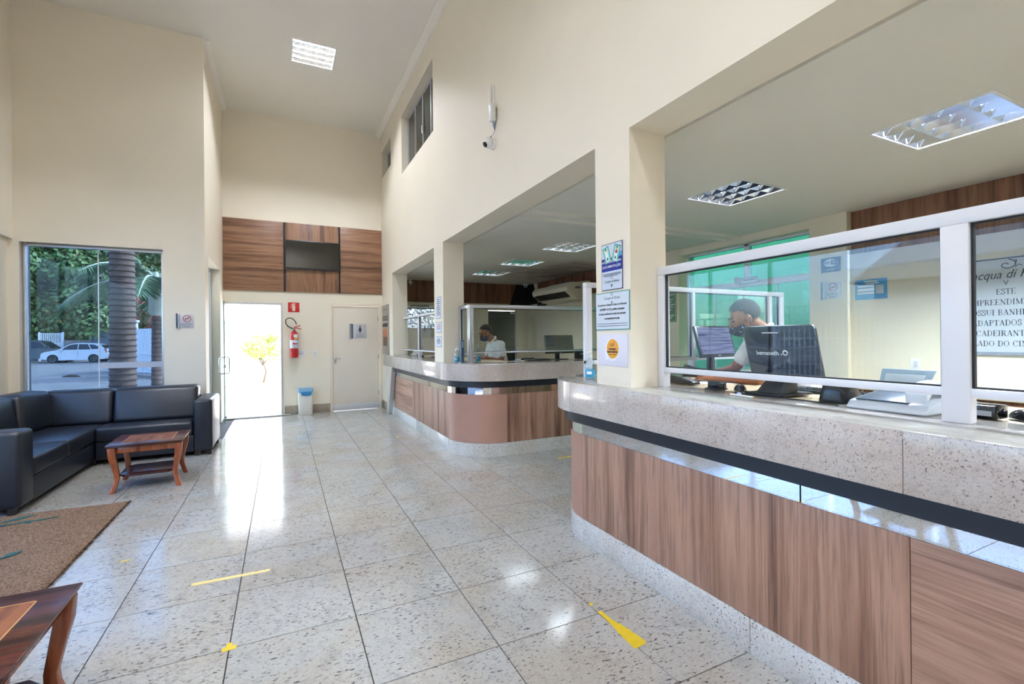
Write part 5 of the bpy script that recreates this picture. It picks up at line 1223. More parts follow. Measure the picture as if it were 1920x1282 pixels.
# ================================================================== PEOPLE
def remeshed(mb, name, mat, parent, vox, it=6):
    o = mb.build(name, mat, parent, smooth=True, world=True)
    r = o.modifiers.new('remesh', 'REMESH'); r.mode = 'VOXEL'; r.voxel_size = vox; r.use_smooth_shade = True
    s_ = o.modifiers.new('smooth', 'SMOOTH'); s_.factor = .5; s_.iterations = it
    return o
def person(lab, J, shirt_rgb, skin_rgb, base):
    """J: joint positions; builds one continuous body plus clothes, hair and mask"""
    t = thing('person', lab, 'person', base)
    V = {k: Vector(v) for k, v in J.items()}
    fwd = V['face'].normalized(); up = V['headup'].normalized(); left = up.cross(fwd).normalized(); up = fwd.cross(left)
    HM = Matrix.Translation(V['head']) @ Matrix((fwd, left, up)).transposed().to_4x4()
    HR = HM.to_3x3().to_4x4()
    bf = V['body'].normalized(); bl = Vector((0, 0, 1)).cross(bf).normalized()
    b = MB()
    def hb(c, r, m_=b): m_.ball(HM @ Vector(c), r, 20, 14, HR)
    # head
    hb((-.012, 0, .032), (.096, .076, .092)); hb((.020, 0, -.05), (.070, .058, .066)); hb((.055, 0, .01), (.042, .055, .05))
    hb((.045, 0, -.088), (.034, .032, .022)); hb((.103, 0, -.012), (.018, .013, .022)); hb((.096, 0, .012), (.012, .010, .03))
    for sy in (-1, 1):
        hb((-.004, sy*.080, -.008), (.020, .010, .032)); hb((.082, sy*.034, .030), (.014, .022, .009)); hb((.075, sy*.042, -.018), (.022, .02, .02))
    hb((.088, 0, -.055), (.014, .024, .008)); hb((.084, 0, -.07), (.013, .020, .008))
    b.cap(HM @ Vector((-.03, 0, -.05)), V['neck'], .052, .060)
    # trunk, slimmer than the shirt
    ch, pv = V['chest'], V['pelvis']
    BM = Matrix((bf, bl, Vector((0, 0, 1)))).transposed().to_4x4()
    b.ball(ch, (.10, .155, .17), 20, 14, BM); b.ball(pv, (.10, .145, .14), 20, 14, BM); b.ball((ch+pv)/2, (.088, .125, .19), 20, 14, BM)
    b.cap(V['neck'], V['lsh'], .058, .050); b.cap(V['neck'], V['rsh'], .058, .050)
    for s_ in ('l', 'r'):
        sh, el, wr, hd = V[s_+'sh'], V[s_+'el'], V[s_+'wr'], V[s_+'hand']
        b.cap(sh, el, .047, .038); b.cap(el, wr, .039, .026)
        d = (hd-wr).normalized(); side = Vector((0, 0, 1)).cross(d).normalized(); nrm = d.cross(side)
        PM = Matrix((d, side, nrm)).transposed().to_4x4()
        pc = wr + d*.055; b.ball(pc, (.050, .040, .017), 16, 10, PM); b.cap(wr, pc, .024, .022)
        for k, (o_, L) in enumerate(((-.028, .062), (-.010, .075), (.010, .070), (.027, .056))):
            p0 = pc + d*.030 + side*o_; p1 = p0 + d*L*.55 - nrm*.004 + side*o_*.15; p2 = p1 + d*L*.45 - nrm*.018
            b.cap(p0, p1, .0098, .009, 8); b.cap(p1, p2, .009, .0078, 8)
        ts = side*(-1 if s_ == 'l' else 1)
        q0 = wr + d*.03 + ts*.025; q1 = q0 + d*.03 + ts*.028; q2 = q1 + d*.032 + ts*.006 - nrm*.006
        b.cap(q0, q1, .013, .0115, 8); b.cap(q1, q2, .0115, .009, 8)
        hp = pv + bl*(.09 if s_ == 'l' else -.09) - Vector((0, 0, .06)); kn = hp*.5 + Vector(J['foot_'+s_])*.5 + bf*.02; ft = Vector(J['foot_'+s_]) + Vector((0, 0, .09))
        b.cap(hp, kn, .078, .052); b.cap(kn, ft, .052, .036); b.ball(ft + bf*.06 - Vector((0, 0, .05)), (.11, .04, .036), 14, 10, BM)
        hp_, kn_, ft_ = hp, kn, ft
        if s_ == 'l': L3 = (hp, kn, ft)
        else: R3 = (hp, kn, ft)
    skin = P('skin_%d' % skin_rgb[0], skin_rgb, .5, var=.06, vscale=25, spec=.35)
    body = remeshed(b, 'body', skin, t, .0065, 5)
    # shirt
    s2 = MB()
    s2.ball(ch, (.125, .185, .19), 22, 16, BM); s2.ball((ch+pv)/2, (.120, .168, .22), 22, 16, BM); s2.ball(pv+Vector((0, 0, .03)), (.125, .172, .14), 22, 16, BM)
    s2.cap(V['neck']-Vector((0, 0, .045)), V['lsh'], .072, .068); s2.cap(V['neck']-Vector((0, 0, .045)), V['rsh'], .072, .068)
    for s_ in ('l', 'r'):
        sh, el = V[s_+'sh'], V[s_+'el']; s2.cap(sh, sh+(el-sh)*.60, .066, .060)
    sm = P('shirt_%d' % shirt_rgb[2], shirt_rgb, .8, bump=.5, bscale=26, bdist=.012)
    remeshed(s2, 'shirt', sm, t, .008, 6)
    # collar
    nk = V['neck'] + (V['head']-V['neck'])*.16
    axis = (V['head']-V['neck']).normalized(); u1 = axis.orthogonal().normalized(); u2 = axis.cross(u1)
    cb_ = MB(); cb_.tube([nk+(u1*math.cos(a)+u2*math.sin(a))*.070 for a in [2*PI*k/18 for k in range(18)]], .015, 8, True); cb_.build('collar', sm, t, smooth=True, world=True)
    # trousers and shoes
    s3 = MB(); s3.ball(pv-Vector((0, 0, .04)), (.115, .16, .13), 20, 14, BM)
    for hp, kn, ft in (L3, R3): s3.cap(hp, kn, .092, .068); s3.cap(kn, ft, .068, .056)
    remeshed(s3, 'trousers', P('dark_trousers', (30, 32, 40), .85), t, .011, 4)
    for hp, kn, ft in (L3, R3):
        sb = MB(); sb.ball(ft + bf*.06 - Vector((0, 0, .042)), (.14, .050, .046), 18, 10, BM)
        for v in sb.v: v.z = max(v.z, .002)
        sb.build('shoe', blackp, t, smooth=60, world=True)
    # hair: close cap with hairline
    h_ = MB().ball((0, 0, 0), (1, 1, 1), 30, 20)
    for v in h_.v:
        x, y, z = v; k = 1.0
        line = -.66 if x < -.28 else (-.66 + (x+.28)*1.45 if x < .35 else .26 + (x-.35)*.45)
        if z < line: k = .80
        v.x, v.y, v.z = (-.012 + .104*x*k, .084*y*k, .036 + .102*z*k)
    h_.xf(HM).build('hair', P('black_hair', (22, 18, 17), .75, bump=.8, bscale=220, bdist=.006, var=.25, vscale=60), t, smooth=True, world=True)
    # mask
    vs = []; fs = []; NU, NV = 18, 10
    for th in (0, .004):
        for j in range(NV+1):
            for i in range(NU+1):
                az = math.radians(-78 + 156*i/NU); e = j/NV
                el = math.radians(-62 + 76*e)
                r = Vector((.098*math.cos(el)*math.cos(az) + .016, .069*math.cos(el)*math.sin(az), -.046 + .074*math.sin(el)))
                rr = r + (r-Vector((0, 0, -.046))).normalized()*(th+.001)
                rr.x += .016*math.exp(-(az/.55)**2)*math.exp(-((e-.72)/.3)**2)
                vs.append(HM @ rr)
    n1 = (NU+1)*(NV+1)
    for j in range(NV):
        for i in range(NU):
            a = j*(NU+1)+i; fs.append((a, a+1, a+NU+2, a+NU+1)); fs.append((n1+a, n1+a+NU+1, n1+a+NU+2, n1+a+1))
    for i in range(NU): fs.append((i, n1+i, n1+i+1, i+1)); a = NV*(NU+1)+i; fs.append((a, a+1, n1+a+1, n1+a))
    for j in range(NV): a = j*(NU+1); fs.append((a, a+NU+1, n1+a+NU+1, n1+a)); a += NU; fs.append((a, n1+a, n1+a+NU+1, a+NU+1))
    if 'navy_mask' not in MATS:
        m, nt, out = newmat('navy_mask'); nz = noise(nt, pos(nt), 75, 2)
        cc = ramp(nt, nz, [(.50, lin((30, 36, 62))), (.60, lin((58, 66, 98))), (.66, lin((176, 184, 204)))])
        pb = node(nt, 'ShaderNodeBsdfPrincipled', {'Base Color': cc, 'Roughness': .85}); nt.links.new(pb.outputs[0], out.inputs[0]); MATS['navy_mask'] = m
    mk_ = MB().add(vs, fs).build('face_mask', MATS['navy_mask'], t, smooth=50, world=True)
    for sy in (-1, 1):
        for z in (-.01, -.075): MB().tube([HM @ Vector((.022, sy*.074, z)), HM @ Vector((.0, sy*.086, z*.5-.005)), HM @ Vector((-.016, sy*.090, .0))], .0018, 5).build('strap', blackp, mk_, smooth=True, world=True)
        MB().ball(HM @ Vector((.088, sy*.033, .012)), (.010, .014, .007), 10, 8, HR).build('eye', P('eye_dark', (36, 28, 26), .2), t, smooth=True, world=True)
        MB().tube([HM @ Vector((.098, sy*.016, .034)), HM @ Vector((.096, sy*.034, .040)), HM @ Vector((.080, sy*.054, .034))], .0035, 6).build('eyebrow', P('black_hair', (22, 18, 17), .75), t, smooth=True, world=True)
    return t
person('masked clerk in white polo shirt reaching along the desk behind the till',
       dict(head=(2.93, 2.255, 1.545), face=(-.72, .60, -.42), headup=(-.30, .25, .9), neck=(3.00, 2.13, 1.425), body=(-.83, .55, 0), chest=(3.03, 2.08, 1.24), pelvis=(3.17, 1.98, .95),
            lsh=(2.885, 1.985, 1.365), lel=(2.735, 2.02, 1.135), lwr=(2.665, 2.27, 1.135), lhand=(2.585, 2.46, 1.125),
            rsh=(3.07, 2.29, 1.375), rel=(3.03, 2.42, 1.18), rwr=(2.86, 2.46, 1.145), rhand=(2.74, 2.49, 1.125), foot_l=(3.13, 1.86, 0), foot_r=(3.25, 2.10, 0)),
       (226, 228, 232), (150, 98, 72), (3.17, 1.98, 0))
person('masked clerk in pale blue shirt standing behind the farther counter',
       dict(head=(2.785, 6.60, 1.50), face=(-.93, -.12, -.34), headup=(-.30, 0, .95), neck=(2.90, 6.60, 1.375), body=(-1, -.05, 0), chest=(2.97, 6.60, 1.19), pelvis=(3.03, 6.60, .93),
            lsh=(2.95, 6.42, 1.32), lel=(2.93, 6.36, 1.08), lwr=(2.70, 6.40, 1.135), lhand=(2.55, 6.44, 1.125),
            rsh=(2.95, 6.79, 1.32), rel=(2.90, 6.86, 1.10), rwr=(2.70, 6.76, 1.135), rhand=(2.55, 6.72, 1.125), foot_l=(3.0, 6.48, 0), foot_r=(3.05, 6.73, 0)),
       (206, 220, 232), (146, 96, 70), (3.03, 6.60, 0))
# ================================================================== OUTSIDE: STREET BEYOND THE WINDOW AND ENTRANCE
asphalt = P('asphalt', (106, 105, 106), .9, var=.15, vscale=1.3, bump=.4, bscale=80)
o = MB().box(-110, -60, -.30, XL-.21, 120, -.10).build('ground', asphalt); struct(o, 'grey street surface outside the window')
o = MB().box(XL-.21, YB+.2, -.30, 30, 40, -.06).build('ground', P('white_paving', (214, 206, 196), .85, var=.1, vscale=5)); struct(o, 'sunlit pale paving behind the building')
o = MB().box(XB+.2, -10, -.30, 30, YB+.2, -.06).build('ground', P('veranda_floor', (150, 150, 140), .7)); struct(o, 'veranda floor behind the office')
walk = P('pavement_pink', (138, 130, 126), .9, var=.12, vscale=2)
o = MB().box(-7.5, -6, -.13, XL-.21, 7.0, -.02).build('pavement', walk); struct(o, 'pinkish pavement before the entrance')
# wall added behind the green doorway, raised high to block the sun
struct(MB().box(XB+2.4, -3, -.1, XB+2.6, YF+.3, 6.4).build('wall_sun_block', P('sun_block_wall', (206, 214, 200), .8, var=.05, vscale=3)), 'plain tall wall added across the veranda to block the sun')
# granite clad column outside the window
cg = granite('column_granite', (112, 116, 128), (104, 108, 120), (60, 62, 72), 2.5, .5, .45, False)
cl = thing('stone_column', 'grey stone column with dark joints outside the window', 'column', (-3.37, 8.4, -.10))
for k in range(7): MB().box(-3.60, 8.25, max(-.10, -.19+.87*k+.022), -3.05, 8.55, .68+.87*k-.022).build('stone_panel', cg, cl, bevel=.004, world=True)
MB().box(-3.58, 8.27, -.10, -3.07, 8.53, 5.85).build('joint_core', P('joint_green', (40, 66, 66), .6), cl, world=True)
def at(x, y, Y):
    """world point on the plane Y through a photo pixel (used to find distances only)"""
    d = FW + RC*((x-960)/F_PX) - UC*((y-CY)/F_PX); k = Y/d.y
    return Vector((d.x*k, d.y*k, H + d.z*k))
# ---- palms
bark = P('palm_bark', (124, 104, 96), .95, var=.25, vscale=10, bump=.8, bscale=40, bdist=.02)
def palm(lab, x, y, h_, r0, crown, lean=0.0, shaft=False):
    t = thing('palm_tree', lab, 'palm tree', (x, y, -.10), 0, 'palm trees by the street')
    prof = []; n = int(h_/.11)
    for k in range(n):
        z = h_*k/n; rr = r0*(1.0-.22*(k/n)) * (1.16 if k < 3 else 1)
        prof += [(rr*1.05, z), (rr*.97, z+h_/n*.75)]
    MB().lathe(prof, 20).build('trunk', bark, t, smooth=25)
    for k in range(0, n, 1):      # leaf-scar rings
        z = h_*k/n; rr = r0*(1.0-.22*(k/n))*(1.16 if k < 3 else 1)
        MB().lathe([(rr*1.03, z-.012), (rr*1.085, z), (rr*1.03, z+.014)], 20).build('ring_scar', P('palm_scar', (86, 68, 66), .95), t, smooth=40)
    if shaft:
        MB().lathe([(r0*.9, h_), (r0*1.35, h_+.08), (r0*1.25, h_+.45), (r0*.75, h_+.85), (r0*.3, h_+1.1)], 18).build('crown_shaft', P('crown_shaft', (196, 194, 182), .7, var=.08, vscale=6), t, smooth=40)
        top = h_+.7
    else: top = h_
    fm = P('palm_frond', (86, 116, 84), .7, var=.3, vscale=3); st_ = P('frond_stem', (188, 190, 168), .6)
    for k in range(crown):
        a = 2*PI*k/crown + random.uniform(-.2, .2); L = random.uniform(2.0, 2.9); el = random.uniform(.15, 1.25)
        pts = []
        for q in range(9):
            s_ = q/8; pts.append(Vector((math.cos(a)*L*s_*math.cos(el)*(1-.1*s_), math.sin(a)*L*s_*math.cos(el), top + L*s_*math.sin(el) - 1.5*s_*s_)))
        MB().tube(pts, [.045*(1-.85*q/8) for q in range(9)], 6).build('frond_stem', st_, t, smooth=True)
        vs = []; fs = []
        for q in range(44):
            s_ = .16+.84*q/44; i = min(7, int(s_*8)); p = pts[i].lerp(pts[i+1], s_*8-i); tg = (pts[i+1]-pts[i]).normalized(); sd = tg.cross(Vector((0, 0, 1))).normalized()
            ll = .62*math.sin(PI*min(1, s_*.9+.1))**.6
            for sg_ in (-1, 1):
                e = p + sd*sg_*ll*.75 + tg*ll*.55 - Vector((0, 0, ll*random.uniform(.25, .6))); m_ = p.lerp(e, .5)+Vector((0, 0, .06)); n0 = len(vs)
                vs += [p-tg*.012, p+tg*.018, m_+tg*.026, e, m_-tg*.012]; fs.append((n0, n0+1, n0+2, n0+3, n0+4))
        MB().add(vs, fs).build('frond', fm, t)
    return t
a = at(231, 700, 11.6); palm('thick ringed palm trunk in the middle of the street window', a.x, 11.6, 7.8, .215, 9)
a = at(294, 640, 14.5); palm('pale crown-shafted palm at the right edge of the street window', a.x, 14.5, 2.17, .125, 17, 0, True)
# ---- broadleaf trees
def tree(lab, x, y, h_, R, mats, n_leaf, name='broadleaf_tree', trunk=.25, blobs=26, low=.25, leaf=.16, squash=.8, group='street trees'):
    t = thing(name, lab, 'tree' if trunk > .05 else 'bush', (x, y, -.10), 0, group)
    cz = h_-R*squash
    MB().tube([(0, 0, 0), (.1, .05, cz*.4), (-.05, 0, cz*.75)], [trunk, trunk*.7, trunk*.3], 10).build('trunk', P('tree_bark', (88, 74, 64), .95, bump=.8, bscale=30), t, smooth=True)
    for k in range(5):
        aa = 2*PI*k/5; MB().tube([(0, 0, cz*.55), (math.cos(aa)*R*.35, math.sin(aa)*R*.35, cz*.85), (math.cos(aa)*R*.7, math.sin(aa)*R*.7, cz+R*.2)], [trunk*.5, trunk*.3, trunk*.1], 7).build('branch', P('tree_bark', (88, 74, 64), .95), t, smooth=True)
    cl = []
    for k in range(blobs):
        u, v, w_ = random.uniform(-1, 1), random.uniform(-1, 1), random.uniform(-1+low, 1)
        d = Vector((u, v, w_)); d = d.normalized()*random.uniform(.40, 1.0) if d.length > .01 else d
        cl.append((Vector((d.x*R, d.y*R, cz + d.z*R*squash)), R*random.uniform(.22, .40)))
    for mi, (mt, share) in enumerate(mats):
        vs = []; fs = []
        for k in range(int(n_leaf*share)):
            c, r = random.choice(cl) if mi == 0 else cl[(k*7+mi*5) % max(3, len(cl)//3)]
            d = Vector((random.gauss(0, 1), random.gauss(0, 1), random.gauss(0, 1))).normalized()
            p = c + d*r*random.uniform(.75, 1.05); ll = leaf*random.uniform(.7, 1.3)
            ax = (d*.5 + Vector((random.gauss(0, 1), random.gauss(0, 1), random.gauss(-.4, .7)))).normalized(); sd = ax.cross(d); sd = sd.normalized()*ll*.28 if sd.length > .01 else Vector((ll*.2, 0, 0))
            n0 = len(vs); vs += [p-ax*ll*.5, p+sd, p+ax*ll*.5, p-sd]; fs.append((n0, n0+1, n0+2, n0+3))
        MB().add(vs, fs).build('foliage' if mi == 0 else 'blossom', mt, t, kind='stuff' if False else None)
    return t
g1 = P('leaf_dark_green', (62, 92, 58), .6, var=.35, vscale=2.5); g2 = P('leaf_mid_green', (90, 118, 66), .6, var=.3, vscale=2.5); g3 = P('leaf_pale', (112, 128, 78), .6, var=.3, vscale=3)
pk = P('pink_blossom', (226, 92, 96), .6, var=.2, vscale=6); og = P('orange_blossom', (214, 150, 104), .6, var=.2, vscale=6); yl = P('yellow_leaf', (206, 166, 70), .6)
def tr(lab, px_, Y, h_, R, mats, n, **k):
    a = at(px_, 640, Y); return tree(lab, a.x, Y, h_, R, mats, n, **k)
tr('large dark green street tree filling the left pane', 84, 60, 19, 7.4, [(g1, 1), (og, .03)], 46000, blobs=80, leaf=.55, squash=1.0)
tr('dark green street tree above the parked cars, left of the window joint', 148, 58, 14.5, 6.2, [(g1, 1), (og, .05)], 42000, blobs=76, leaf=.50, squash=1.0)
tr('tall green street tree behind the thick palm', 220, 66, 18, 6.6, [(g2, 1), (yl, .02)], 34000, blobs=60, leaf=.52, squash=1.0)
tr('green street tree at the far left of the street window', 42, 55, 11.5, 5.0, [(g2, 1), (yl, .03)], 30000, blobs=60, leaf=.46, squash=1.0)
tr('mid green street tree right of the window joint', 188, 56, 10.0, 4.6, [(g2, 1), (yl, .04)], 28000, blobs=56, leaf=.44, squash=1.0)
tr('pale loose tree behind the white gate', 283, 45, 7.0, 2.6, [(g3, 1)], 6000, blobs=20, leaf=.26)
tr('pink flowering bush behind the white gate', 270, 30, 3.5, 1.5, [(g2, 1), (pk, .75)], 5200, name='flowering_bush', trunk=.06, blobs=20, leaf=.15, squash=1.0)
# ---- white bar gate and railings
wpaint = P('white_metal_paint', (228, 230, 236), .45)
def railing(lab, p0, p1, z0, z1, n, group, bar=.025, mids=(.5,)):
    p0, p1 = Vector(p0), Vector(p1); t = thing('bar_fence', lab, 'fence', ((p0.x+p1.x)/2, (p0.y+p1.y)/2, -.10), 0, group)
    d = (p1-p0); L = d.length; u = d.normalized(); M_ = Matrix((u, Vector((-u.y, u.x, 0)), Vector((0, 0, 1)))).transposed().to_4x4(); M_.translation = p0
    for z in (z0, z1-.05) + tuple(z0+(z1-z0)*q for q in mids): MB().box(0, -.02, z, L, .02, z+.05).xf(M_).build('rail', wpaint, t, world=True)
    for k in range(n+1):
        x = L*k/n; MB().box(x-bar/2, -bar/2, z0, x+bar/2, bar/2, z1).xf(M_).build('bar', wpaint, t, world=True)
    for x in (0, L): MB().box(x-.06, -.06, -.13, x+.06, .06, z1+.08).xf(M_).build('post', wpaint, t, world=True)
    return t
a, c = at(249, 640, 27.0), at(306, 640, 24.6)
railing('white vertical bar gate between both palms', (a.x, 27.0, 0), (c.x, 24.6, 0), .05, 2.0, 16, 'white bar fences', .05, (.42,))
a, c = at(74, 640, 51.5), at(118, 640, 51.5)
railing('low white railing behind the parked cars', (a.x, 51.5, 0), (c.x, 51.5, 0), .6, 2.2, 12, 'white bar fences', .06, (.45,))
railing('long white bar fence across the street from the entrance', (-9.5, -2, 0), (-9.5, 9.5, 0), .10, 2.3, 75, 'white bar fences', .03, (.55,))
a = at(206, 640, 51.0)
bw = thing('boundary_wall', 'low grey boundary wall with a blue-grey gate behind the white car', 'wall', (a.x, 51.3, -.10)); q = at(120, 640, 51.3)
MB().box(q.x, 51.2, -.10, a.x-1.3, 51.4, 1.6).build('masonry', P('grey_render', (128, 124, 124), .9, var=.15, vscale=2), bw, world=True); MB().box(a.x-1.3, 51.25, -.1, a.x+1.2, 51.35, 2.4).build('gate_leaf', P('gate_blue', (78, 90, 106), .5), bw, world=True)
a = at(245, 640, 28.0); bw = thing('gate_pillar', 'pale pillar beside the white bar gate', 'pillar', (a.x, 28.0, -.10)); MB().box(a.x-.25, 27.8, -.10, a.x+.25, 28.2, 2.35).build('shaft', P('pillar_pale', (214, 222, 230), .7), bw, world=True); MB().box(a.x-.3, 27.75, 2.35, a.x+.3, 28.25, 2.45).build('cap', P('pillar_pale', (214, 222, 230), .7), bw, bevel=.01, world=True)
a, c = at(247, 640, 25.5), at(330, 640, 22.0); struct(MB().prism([(a.x, 25.5), (c.x, 22.0), (c.x+.5, 34), (a.x-1, 34)], -.10, .02).build('kerb', walk), 'raised kerb before the white gate')
a = at(130, 680, 27); lf = thing('fallen_branch', 'dark fallen palm sheath lying on the street', 'branch', (a.x, 27, -.10)); MB().tube([(-.25, 0, .03), (0, .05, .06), (.25, .0, .04), (.4, -.1, .02)], [.015, .06, .05, .01], 8).build('sheath', P('dead_leaf', (70, 58, 54), .9), lf, smooth=True)
# ---- parked cars
def car(lab, loc, rz, rgb, L, hgt, prof, roof, wheels, name='car'):
    """local: length along x (front at -x), width along y, side profile extruded with tumblehome"""
    t = thing(name, lab, 'car', loc, rz, 'parked cars'); W2 = .86; paintm = P('car_paint_%d' % rgb[0], rgb, .25, .0, coat=.6)
    n = len(prof); vs = []; fs = []
    rows = [(-1.0, .0), (-.88, 1), (.88, 1), (1.0, 0)]
    def wy(z, k):
        tum = 0 if z < hgt*.58 else (z-hgt*.58)/(hgt*.42)*.17
        return (W2-tum)
    for s_, full in ((-1, 0), (-1, 1), (1, 1), (1, 0)):
        for x, z in prof:
            ins = 0 if full == 0 else .0
            y = s_*wy(z, 0); 
            if full: vs.append((x*(1), y*.90, z + (.015 if z > .6 else 0)))
            else: vs.append((x*.992, y, z))
    for r_ in range(3):
        for k in range(n):
            k2 = (k+1) % n; fs.append((r_*n+k, r_*n+k2, (r_+1)*n+k2, (r_+1)*n+k))
    fs.append(tuple(range(n))); fs.append(tuple(3*n+k for k in range(n-1, -1, -1)))
    MB().add(vs, fs).build('body', paintm, t, smooth=28)
    gm = P('car_glass', (24, 30, 38), .06, coat=.3)
    for s_ in (-1, 1):
        for poly in roof['side']:
            pts = []
            for x, z in poly: pts.append((x, s_*(wy(z, 0)+.004), z))
            pts2 = [(x, y-s_*.02, z) for x, y, z in pts]; m_ = len(pts)
            MB().add(pts+pts2, [tuple(range(m_)), tuple(range(2*m_-1, m_-1, -1))]+[(i, (i+1) % m_, m_+(i+1) % m_, m_+i) for i in range(m_)]).build('side_window', gm, t)
        MB().box(roof['mirror'][0], s_*(W2-.02), roof['mirror'][1], roof['mirror'][0]+.12, s_*(W2+.16), roof['mirror'][1]+.11).build('wing_mirror', paintm, t, bevel=.02)
        MB().box(roof['door']-.003, s_*(W2-.01), .35, roof['door']+.004, s_*(W2+.002), hgt*.62).build('door_gap', blackm, t)
        MB().box(roof['door']-.30, s_*(W2-.005), hgt*.56, roof['door']-.14, s_*(W2+.02), hgt*.58).build('door_handle', paintm, t)
        MB().box(-L/2+.02, s_*.50, .58, -L/2+.22, s_*.80, .72).build('headlamp', P('lamp_clear', (210, 216, 222), .15, coat=.5), t, bevel=.02); MB().box(L/2-.14, s_*.62, .72, L/2-.01, s_*.83, 1.0).build('tail_lamp', P('tail_red', (150, 30, 34), .2), t, bevel=.02)
    for key in ('windscreen', 'rear_window'):
        (xa, za), (xb, zb) = roof[key]; ya, yb = wy(za, 0)*.86, wy(zb, 0)*.84; dn = Vector((zb-za, 0, -(xb-xa))).normalized()*(1 if key == 'rear_window' else -1)
        q = [Vector((xa, -ya, za)), Vector((xa, ya, za)), Vector((xb, yb, zb)), Vector((xb, -yb, zb))]; q2 = [p+dn*.018 for p in q]; q = [p-dn*.012 for p in q]
        MB().add([tuple(p) for p in q+q2], [(0,1,2,3),(7,6,5,4),(0,4,5,1),(1,5,6,2),(2,6,7,3),(3,7,4,0)]).build(key, gm, t)
    for x, r in wheels:
        for s_ in (-1, 1):
            M_ = Matrix.Translation((x, s_*(W2-.10), r)) @ rot('X', -90*s_)
            wo_ = MB().lathe([(r*.6, -.09), (r*.96, -.09), (r, -.05), (r, .08), (r*.94, .105), (r*.66, .11)], 24, M=M_).build('wheel', P('tyre', (28, 28, 30), .85), t, smooth=30)
            MB().lathe([(r*.66, .095), (r*.62, .112), (r*.2, .10), (r*.1, .118)], 20, M=M_).build('rim', P('rim_silver', (150, 154, 160), .3, .8), wo_, smooth=30)
            for k in range(6): aa = 2*PI*k/6; MB().cbox((0, 0, 0), (r*.5, r*.09, .012)).xf(M_ @ Matrix.Rotation(aa, 4, 'Z') @ Matrix.Translation((r*.36, 0, .112))).build('spoke', P('rim_dark', (60, 62, 66), .4, .6), wo_)
            MB().lathe([(r*1.10, .02), (r*1.12, .101)], 24, M=M_).build('wheel_arch', blackm, t)
    MB().box(-L/2-.01, -.26, .42, -L/2+.01, .26, .54).build('number_plate', P('plate_grey', (206, 208, 206), .4), t); MB().box(-L/2-.006, -.45, .60, -L/2+.03, .45, .68).build('grille', blackm, t)
    return t
hatch = [(-1.92, .30), (-1.95, .50), (-1.88, .72), (-1.70, .82), (-.95, .97), (-.30, 1.36), (-.05, 1.44), (.55, 1.47), (1.25, 1.42), (1.55, 1.30), (1.86, .98), (1.93, .80), (1.92, .45), (1.85, .26), (1.2, .20), (-1.3, .20)]
hroof = dict(side=[[(-.78, .98), (-.26, 1.32), (-.02, 1.38), (.22, 1.39), (.22, .98)], [(.28, .98), (.28, 1.39), (.80, 1.38), (1.02, .99)], [(1.08, 1.0), (.88, 1.37), (1.22, 1.33), (1.48, 1.18), (1.50, 1.03)]], mirror=(-.72, .95), door=.25, windscreen=((-.93, .98), (-.32, 1.35)), rear_window=((1.83, 1.02), (1.56, 1.30)))
a = at(149, 676, 46.5)
CARZ = -.10
car('small white hatchback parked across the street', (a.x, 46.5, CARZ), math.radians(-6), (184, 189, 197), 3.9, 1.47, hatch, hroof, [(-1.22, .30), (1.20, .30)])
pick = [(-2.45, .38), (-2.5, .62), (-2.42, .92), (-1.2, 1.05), (-.55, 1.60), (-.2, 1.70), (.75, 1.70), (1.0, 1.60), (1.08, 1.12), (2.45, 1.10), (2.48, .6), (2.42, .36), (-1.6, .30)]
proof = dict(side=[[(-.98, 1.10), (-.46, 1.58), (.05, 1.62), (.05, 1.10)], [(.12, 1.10), (.12, 1.62), (.78, 1.61), (.9, 1.10)]], mirror=(-.95, 1.10), door=.08, windscreen=((-1.17, 1.08), (-.57, 1.58)), rear_window=((1.07, 1.14), (1.0, 1.58)))
a = at(58, 676, 49.0)
car('dark pickup parked behind the white hatchback', (a.x+.5, 48.6, CARZ), math.radians(-6+180), (52, 58, 68), 5.0, 1.70, pick, proof, [(-1.6, .37), (1.55, .37)], 'pickup_truck')
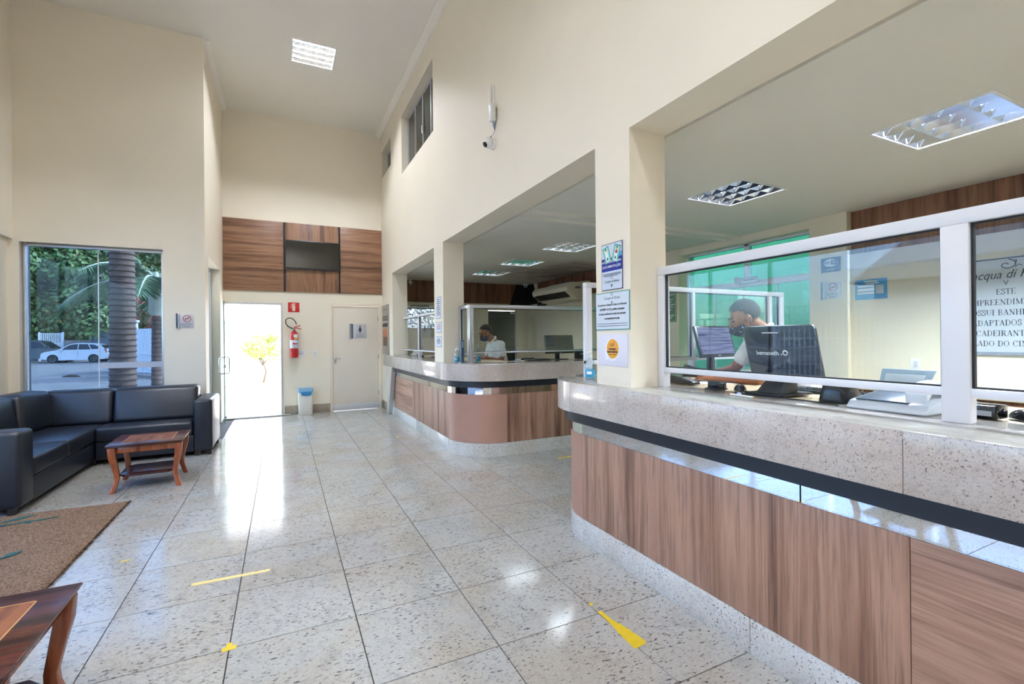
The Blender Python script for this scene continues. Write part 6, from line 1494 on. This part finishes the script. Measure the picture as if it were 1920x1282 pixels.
# ---- sunlit garden behind the open door
gw = P('white_render', (232, 230, 224), .85)
bd = thing('white_building', 'white sunlit building beyond the garden door', 'building', (-1.5, 24, -.06))
MB().box(-3.4, 24, -.06, 7, 27, 7).build('wall', gw, bd, world=True)
for x in (-2.5, -.9): MB().box(x, 23.94, .9, x+.35, 24.01, 2.3).build('window', P('far_glass', (110, 140, 160), .1), bd, world=True)
for k in range(4): MB().box(-1.7+.05*k, 23.9, 3.0-.75*k, -1.25+.05*k, 24.0, 3.05-.75*k).build('ledge', P('ledge_grey', (170, 172, 176), .8), bd, world=True)
grs = P('lawn', (128, 158, 70), .9, var=.3, vscale=12)
for lab, x0, x1, y0, y1 in (('strip of sunlit lawn under the garden bush', -.9, 3.0, 17.2, 18.6), ('small lawn patch left of the garden path', -4.2, -2.3, 17.0, 18.4)):
    o = thing('lawn_bed', lab, 'lawn', ((x0+x1)/2, (y0+y1)/2, -.06)); MB().box(x0, y0, -.06, x1, y1, .02).build('turf', grs, o, bevel=.01, world=True); MB().box(x0-.1, y0-.12, -.06, x1+.1, y0-.001, .04).build('kerb', P('kerb_brick', (196, 150, 120), .9), o, world=True)
a = at(493, 700, 17.7); tree('small leafy garden bush beyond the open door', a.x, 17.7, 1.75, .62, [(P('leaf_bright', (150, 170, 80), .6, var=.3, vscale=5), 1)], 1500, name='garden_bush', trunk=.045, blobs=14, leaf=.10, group='garden plants')
bt_ = thing('garden_bollard', 'low grey tap post on the garden paving', 'post', (-1.05, 14.5, -.06)); MB().box(-.12, -.08, 0, .12, .08, .28).build('post', P('brick_tan', (190, 150, 120), .9), bt_, bevel=.01); MB().box(-.16, -.1, .28, .16, .1, .42).build('cap', P('grey_stone', (150, 152, 150), .8), bt_, bevel=.01)
# ---- neighbouring house across the street, mirrored in the counter screens
hs2 = thing('street_house', 'pale house with grey roof across the street', 'house', (-16, 3, -.10))
MB().box(-18, -4, -.10, -14, 9, 3.2).build('wall', P('house_wall', (176, 178, 180), .85), hs2, world=True); MB().prism([(-4.6, 3.2), (9.6, 3.2), (8, 4.4), (-3, 4.4)], -18.4, -13.6, 'x').build('roof', P('roof_grey', (150, 154, 160), .7, var=.1, vscale=4), hs2, world=True)
for y in (-2, 1.5, 5): MB().box(-14.03, y, .9, -13.97, y+1.3, 2.2).build('window', P('far_glass', (110, 140, 160), .1), hs2, world=True)
